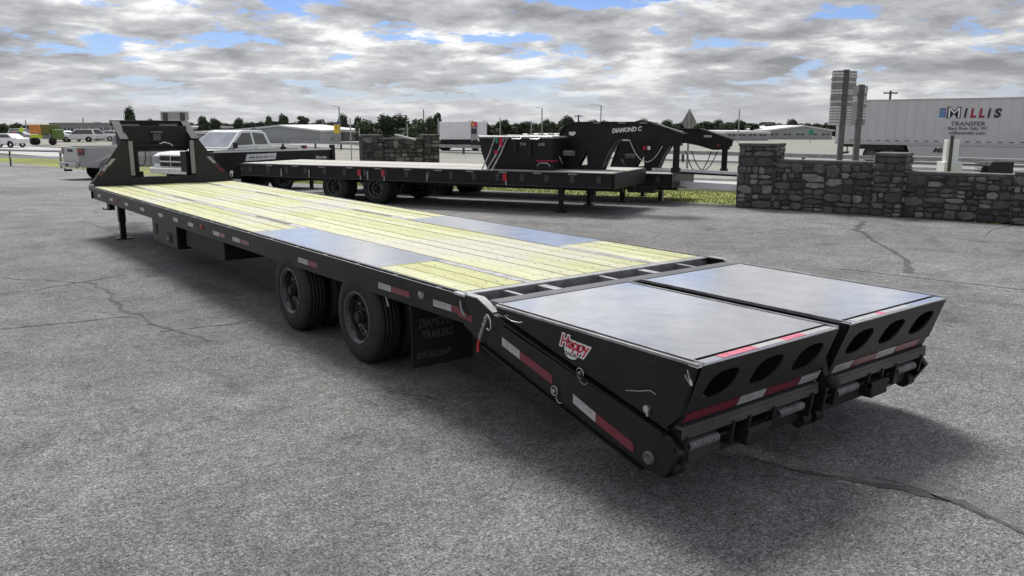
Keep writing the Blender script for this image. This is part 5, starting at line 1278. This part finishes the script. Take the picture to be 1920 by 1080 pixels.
cars = [(8, 258, 85, WHITE, False, 'white car leaving the left edge of the view'), (45, 262, 118, WHITE, True, 'white van parked below the pedestrian sign'), (28, 264, 108, SILVER, False, 'grey car beside the small red sign'),
        (125, 265, 112, WHITE, False, 'white car just right of the orange box truck'), (146, 266, 110, WHITE, True, 'white sport utility car above the silver pickup'), (186, 265, 113, WHITE, True, 'white car left of the gooseneck frame top'),
        (205, 263, 118, WHITE, False, 'white car half hidden by the gooseneck frame'), (415, 258, 95, SILVER, False, 'grey car beyond the white pickup roof'),
        (575, 263, 115, mat('dark_car_paint', (.05, .05, .055), .3, coat=.5), True, 'dark car beneath the long canopy roof'), (598, 264, 112, SILVER, False, 'grey car beneath the long canopy roof edge'), (1480, 254, 140, SILVER, False, 'grey car beyond the stone pillar'), (1502, 254, 145, WHITE, False, 'white car left of the slatted sign towers')]
for i, (px, py, dist, pm_, suv, lab) in enumerate(cars):
    p = far(px, py, dist); make_car(lab, (p.x, p.y, H(p.x, p.y)), -YAW + PI / 2 + R.uniform(-.5, .5) + (PI if i % 2 else 0), pm_, suv, 'vehicles parked across the road')

# ------------------------------------------------------------------ buildings
def building(label, px0, px1, pyt, dist, depth=15, wallm=BLDG, roofm=BLDGD, gable=None, name='low_building', windows=0, canopy=False):
    p = far(px0, 255, dist); q = far(px1, 255, dist); zg_ = H(p.x, p.y); w = (q - p).length
    zt_ = far((px0 + px1) / 2, pyt, dist).z - zg_
    t = thing(name, label, 'building', (p.x, p.y, zg_), -YAW)
    if gable:
        zr_ = far((px0 + px1) / 2, gable, dist).z - zg_
        b = MB(); b.prism([(0, 0), (w, 0), (w, zt_), (w * .55, zr_), (0, zt_)], 1, 0, depth); b.build('wall', wallm, t)
        b = MB(); b.bar((-.3, depth / 2, zt_ + .02), (w * .55, depth / 2, zr_ + .15), depth + .6, .22); b.bar((w * .55, depth / 2, zr_ + .15), (w + .3, depth / 2, zt_ + .02), depth + .6, .22); b.build('roof', roofm, t)
    else:
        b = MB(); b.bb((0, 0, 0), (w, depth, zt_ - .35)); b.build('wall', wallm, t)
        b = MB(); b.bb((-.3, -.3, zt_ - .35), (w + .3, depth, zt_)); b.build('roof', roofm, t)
    n = windows
    for i in range(n):
        x = w * (i + .5) / n; b = MB(); b.bb((x - w / n * .3, -.06, .9), (x + w / n * .3, -.01, min(zt_ - .7, 2.3))); fr = b.build('window', TGLASS, t)
        b = MB(); b.bb((x - .04, -.09, .9), (x + .04, -.065, min(zt_ - .7, 2.3))); b.build('mullion', ROOFW, fr)
    return t
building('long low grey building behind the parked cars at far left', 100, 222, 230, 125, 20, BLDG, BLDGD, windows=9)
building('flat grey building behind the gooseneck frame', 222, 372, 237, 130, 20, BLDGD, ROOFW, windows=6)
building('grey metal warehouse with shallow gabled white roof above the white pickup', 430, 600, 246, 105, 25, BLDG, ROOFW, gable=238, name='warehouse', windows=0)
building('low shed with a white roof joined left of the gabled warehouse', 372, 455, 246, 112, 15, BLDG, ROOFW, windows=3)
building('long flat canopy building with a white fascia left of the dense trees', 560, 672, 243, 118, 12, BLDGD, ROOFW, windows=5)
building('low grey building seen between hopper and second gooseneck', 985, 1062, 252, 130, 15, BLDG, ROOFW, windows=4)
building('wide grey warehouse beyond the stone pillar', 1362, 1440, 246, 125, 20, BLDG, ROOFW, windows=4)
building('pale domed roof depot left of the slatted sign towers', 1440, 1560, 245, 135, 20, BLDG, ROOFW, gable=238, windows=5)

# ------------------------------------------------------------------ trees
def crown_mesh(seed, kind):
    r = random.Random(seed); b = MB(); lobes = []
    for k in range(9):
        a = r.uniform(0, 2 * PI); rr_ = r.uniform(0, .55)
        if kind == 'round': c = Vector((rr_ * math.cos(a), rr_ * math.sin(a), r.uniform(-.45, .55))); s = r.uniform(.28, .5)
        elif kind == 'tall': c = Vector((rr_ * .5 * math.cos(a), rr_ * .5 * math.sin(a), -.8 + 1.7 * k / 9)); s = .42 * (1.05 - .5 * (k / 9))
        else: c = Vector((rr_ * 1.5 * math.cos(a), rr_ * math.sin(a), r.uniform(-.5, .25))); s = r.uniform(.3, .5)
        lobes.append((c, s))
    for c, s in lobes:
        for i in range(190):
            d = Vector((r.gauss(0, 1), r.gauss(0, 1), r.gauss(0, 1))).normalized() * s * r.uniform(.55, 1.08); p = c + d
            n = (d + Vector((r.uniform(-.4, .4), r.uniform(-.4, .4), r.uniform(-.2, .5))) * s).normalized(); u = n.orthogonal().normalized(); v = n.cross(u); z = r.uniform(.05, .11)
            b.add([p + u * z, p + v * z * .8, p - u * z * .9, p - v * z], [(0, 1, 2, 3)])
    # normalise to a unit half-extent so that sizes are true
    mx_ = [sorted(abs(v[i]) for v in b.v)[int(len(b.v) * .985)] for i in range(3)]; rr_ = (mx_[0] + mx_[1]) / 2
    b.v = [(v[0] / rr_, v[1] / rr_, v[2] / mx_[2]) for v in b.v]
    return b
CR = []
for i, kd in enumerate(('round', 'round', 'tall', 'wide', 'round', 'wide')):
    CR.append(crown_mesh(40 + i, kd).mesh('crown', LEAF[i % 2]))
tb_ = MB(); tb_.tube([(0, 0, 0), (.02, 0, .5), (0, .02, 1.0)], [.05, .035, .015], 7)
for a in range(5): tb_.tube([(0, 0, .45 + a * .08), (.25 * math.cos(a * 1.3), .25 * math.sin(a * 1.3), .8 + a * .05)], [.018, .006], 5)
TRK = tb_.mesh('trunk', BARK)
def tree(px, pyt, wpx, dist, lab, kd=0, pyb=256, group=None):
    p = far(px, 256, dist); zg_ = H(p.x, p.y); h = far(px, pyt, dist).z - zg_; w = wpx / F_PX * dist
    t = thing('tree', lab, 'tree', (p.x, p.y, zg_), 0, group)
    inst(TRK, 'trunk', t, (0, 0, 0), (0, 0, R.uniform(0, 6)), (h * .8, h * .8, h * .8))
    ch = h * .84
    inst(CR[kd], 'crown', t, (0, 0, h - ch / 2), (0, 0, R.uniform(0, 6)), (w / 2, w / 2, ch / 2))
    return t
tree(245, 202, 26, 115, 'solitary dark tree standing above the left end of the gooseneck frame', 0)
tree(25, 226, 34, 140, 'broad tree left of the orange truck on the skyline', 3)
tree(384, 217, 26, 130, 'dense round tree right of the gooseneck frame', 1)
tree(408, 224, 24, 130, 'lower round tree beside the dense one, above the white pickup', 4)
tree(451, 222, 22, 130, 'round tree over the left end of the gabled warehouse', 0)
tree(506, 217, 18, 130, 'narrow round tree above the warehouse gable', 1)
tree(534, 216, 20, 130, 'round tree just right of the warehouse gable', 4)
tree(571, 215, 24, 128, 'tall dark tree at the right end of the warehouse roof', 2)
tree(610, 218, 34, 130, 'wide airy tree left of the yellow roadside sign', 5)
tree(645, 215, 26, 130, 'round tree right behind the yellow roadside sign', 0)
tree(670, 221, 20, 130, 'small tree between the yellow sign and the dense mass', 4)
tree(821, 208, 17, 100, 'tall slim tree at the left edge of the white box truck', 2)
tree(287, 222, 16, 120, 'small tree top between the solitary tree and billboard', 1)
tree(1064, 218, 30, 130, 'tree rising above the left end of the gooseneck neck', 0)
for i, (px, yt, w) in enumerate([(690, 224, 44), (722, 218, 40), (752, 216, 46), (784, 215, 44), (806, 219, 30), (712, 232, 60), (768, 230, 60)]):
    tree(px, yt, w, 95 + (i % 3) * 3, ('leftmost dark tree of the mass behind the far stone wall', 'second tree from the left in the mass behind the far stone wall', 'tallest middle tree of the mass behind the far stone wall', 'broad tree right of the middle in the mass behind the far stone wall', 'rightmost tree of the mass, just before the slim tall one', 'low wide tree in front of the left half of the mass', 'low wide tree in front of the right half of the mass')[i], (1, 4, 0, 3, 1, 3, 5)[i], group='trees massed behind the far stone wall')
def row(x0, x1, step, yt, dist, lab, grp, var=5, wv=(20, 34)):
    x = x0
    while x < x1:
        tree(x + R.uniform(-4, 4), yt + R.uniform(-var, var), R.uniform(*wv), dist + R.uniform(-8, 8), lab, R.randrange(6), group=grp); x += step
row(-60, 110, 14, 235, 150, 'low tree on the skyline at far left', 'low trees on the far left skyline', 3)
row(110, 380, 17, 234, 155, 'low tree showing over the long grey roofs', 'low trees over the grey roofs', 2)
row(360, 700, 13, 231, 150, 'dark tree in the skyline row behind the warehouse', 'skyline trees behind the warehouse', 3)
row(830, 1110, 13, 229, 145, 'dark tree in the skyline row behind the hopper and truck', 'skyline trees behind the hopper', 4)
row(1110, 1300, 15, 227, 145, 'dark tree in the skyline row above the gooseneck lettering', 'skyline trees above the gooseneck', 4)
row(1300, 1580, 14, 228, 150, 'dark tree in the skyline row left of the sign towers', 'skyline trees left of the sign towers', 4)
row(1600, 2100, 22, 236, 170, 'dark tree hidden low behind the semi trailer', 'skyline trees behind the semi trailer', 4)
# far wood as one mass closing the skyline
b = MB(); r = random.Random(5)
for i in range(16000):
    u = r.uniform(-250, 2200); dist = r.uniform(175, 200); p = far(u, 250, dist); top = far(u, 238 + 3 * math.sin(u * .021) + 2 * math.sin(u * .13), dist).z
    z = H(p.x, p.y) + (top - H(p.x, p.y)) * r.random() ** .8; q = Vector((p.x, p.y, z)); n = Vector((r.uniform(-1, 1), r.uniform(-1, 1), r.uniform(-.3, 1))).normalized(); a = n.orthogonal().normalized(); c = n.cross(a); s = r.uniform(.5, 1.1)
    b.add([q + a * s, q + c * s, q - a * s, q - c * s], [(0, 1, 2, 3)])
o = b.build('far_wood', LEAF[0]); tag(o, kind='stuff', label='dark wood closing the skyline in the far distance', cat='wood')
# grass blades on the verge: one mass
b = MB(); r = random.Random(9)
for i in range(14000):
    y = r.uniform(-4, 30); a = r.uniform(12.5, 16.8); x = a - .2 * (y - 8); z = H(x, y) - .01; an = r.uniform(0, PI); w = .012; hh = r.uniform(.03, .07)
    b.add([(x - w * math.cos(an), y - w * math.sin(an), z), (x + w * math.cos(an), y + w * math.sin(an), z), (x + r.uniform(-.03, .03), y + r.uniform(-.03, .03), z + hh)], [(0, 1, 2)])
o = b.build('grass', mat('grass_blade', (.20, .23, .045), .8, var=.3, vscale=1)); tag(o, kind='stuff', label='short green grass on the verge beyond the fence', cat='grass')
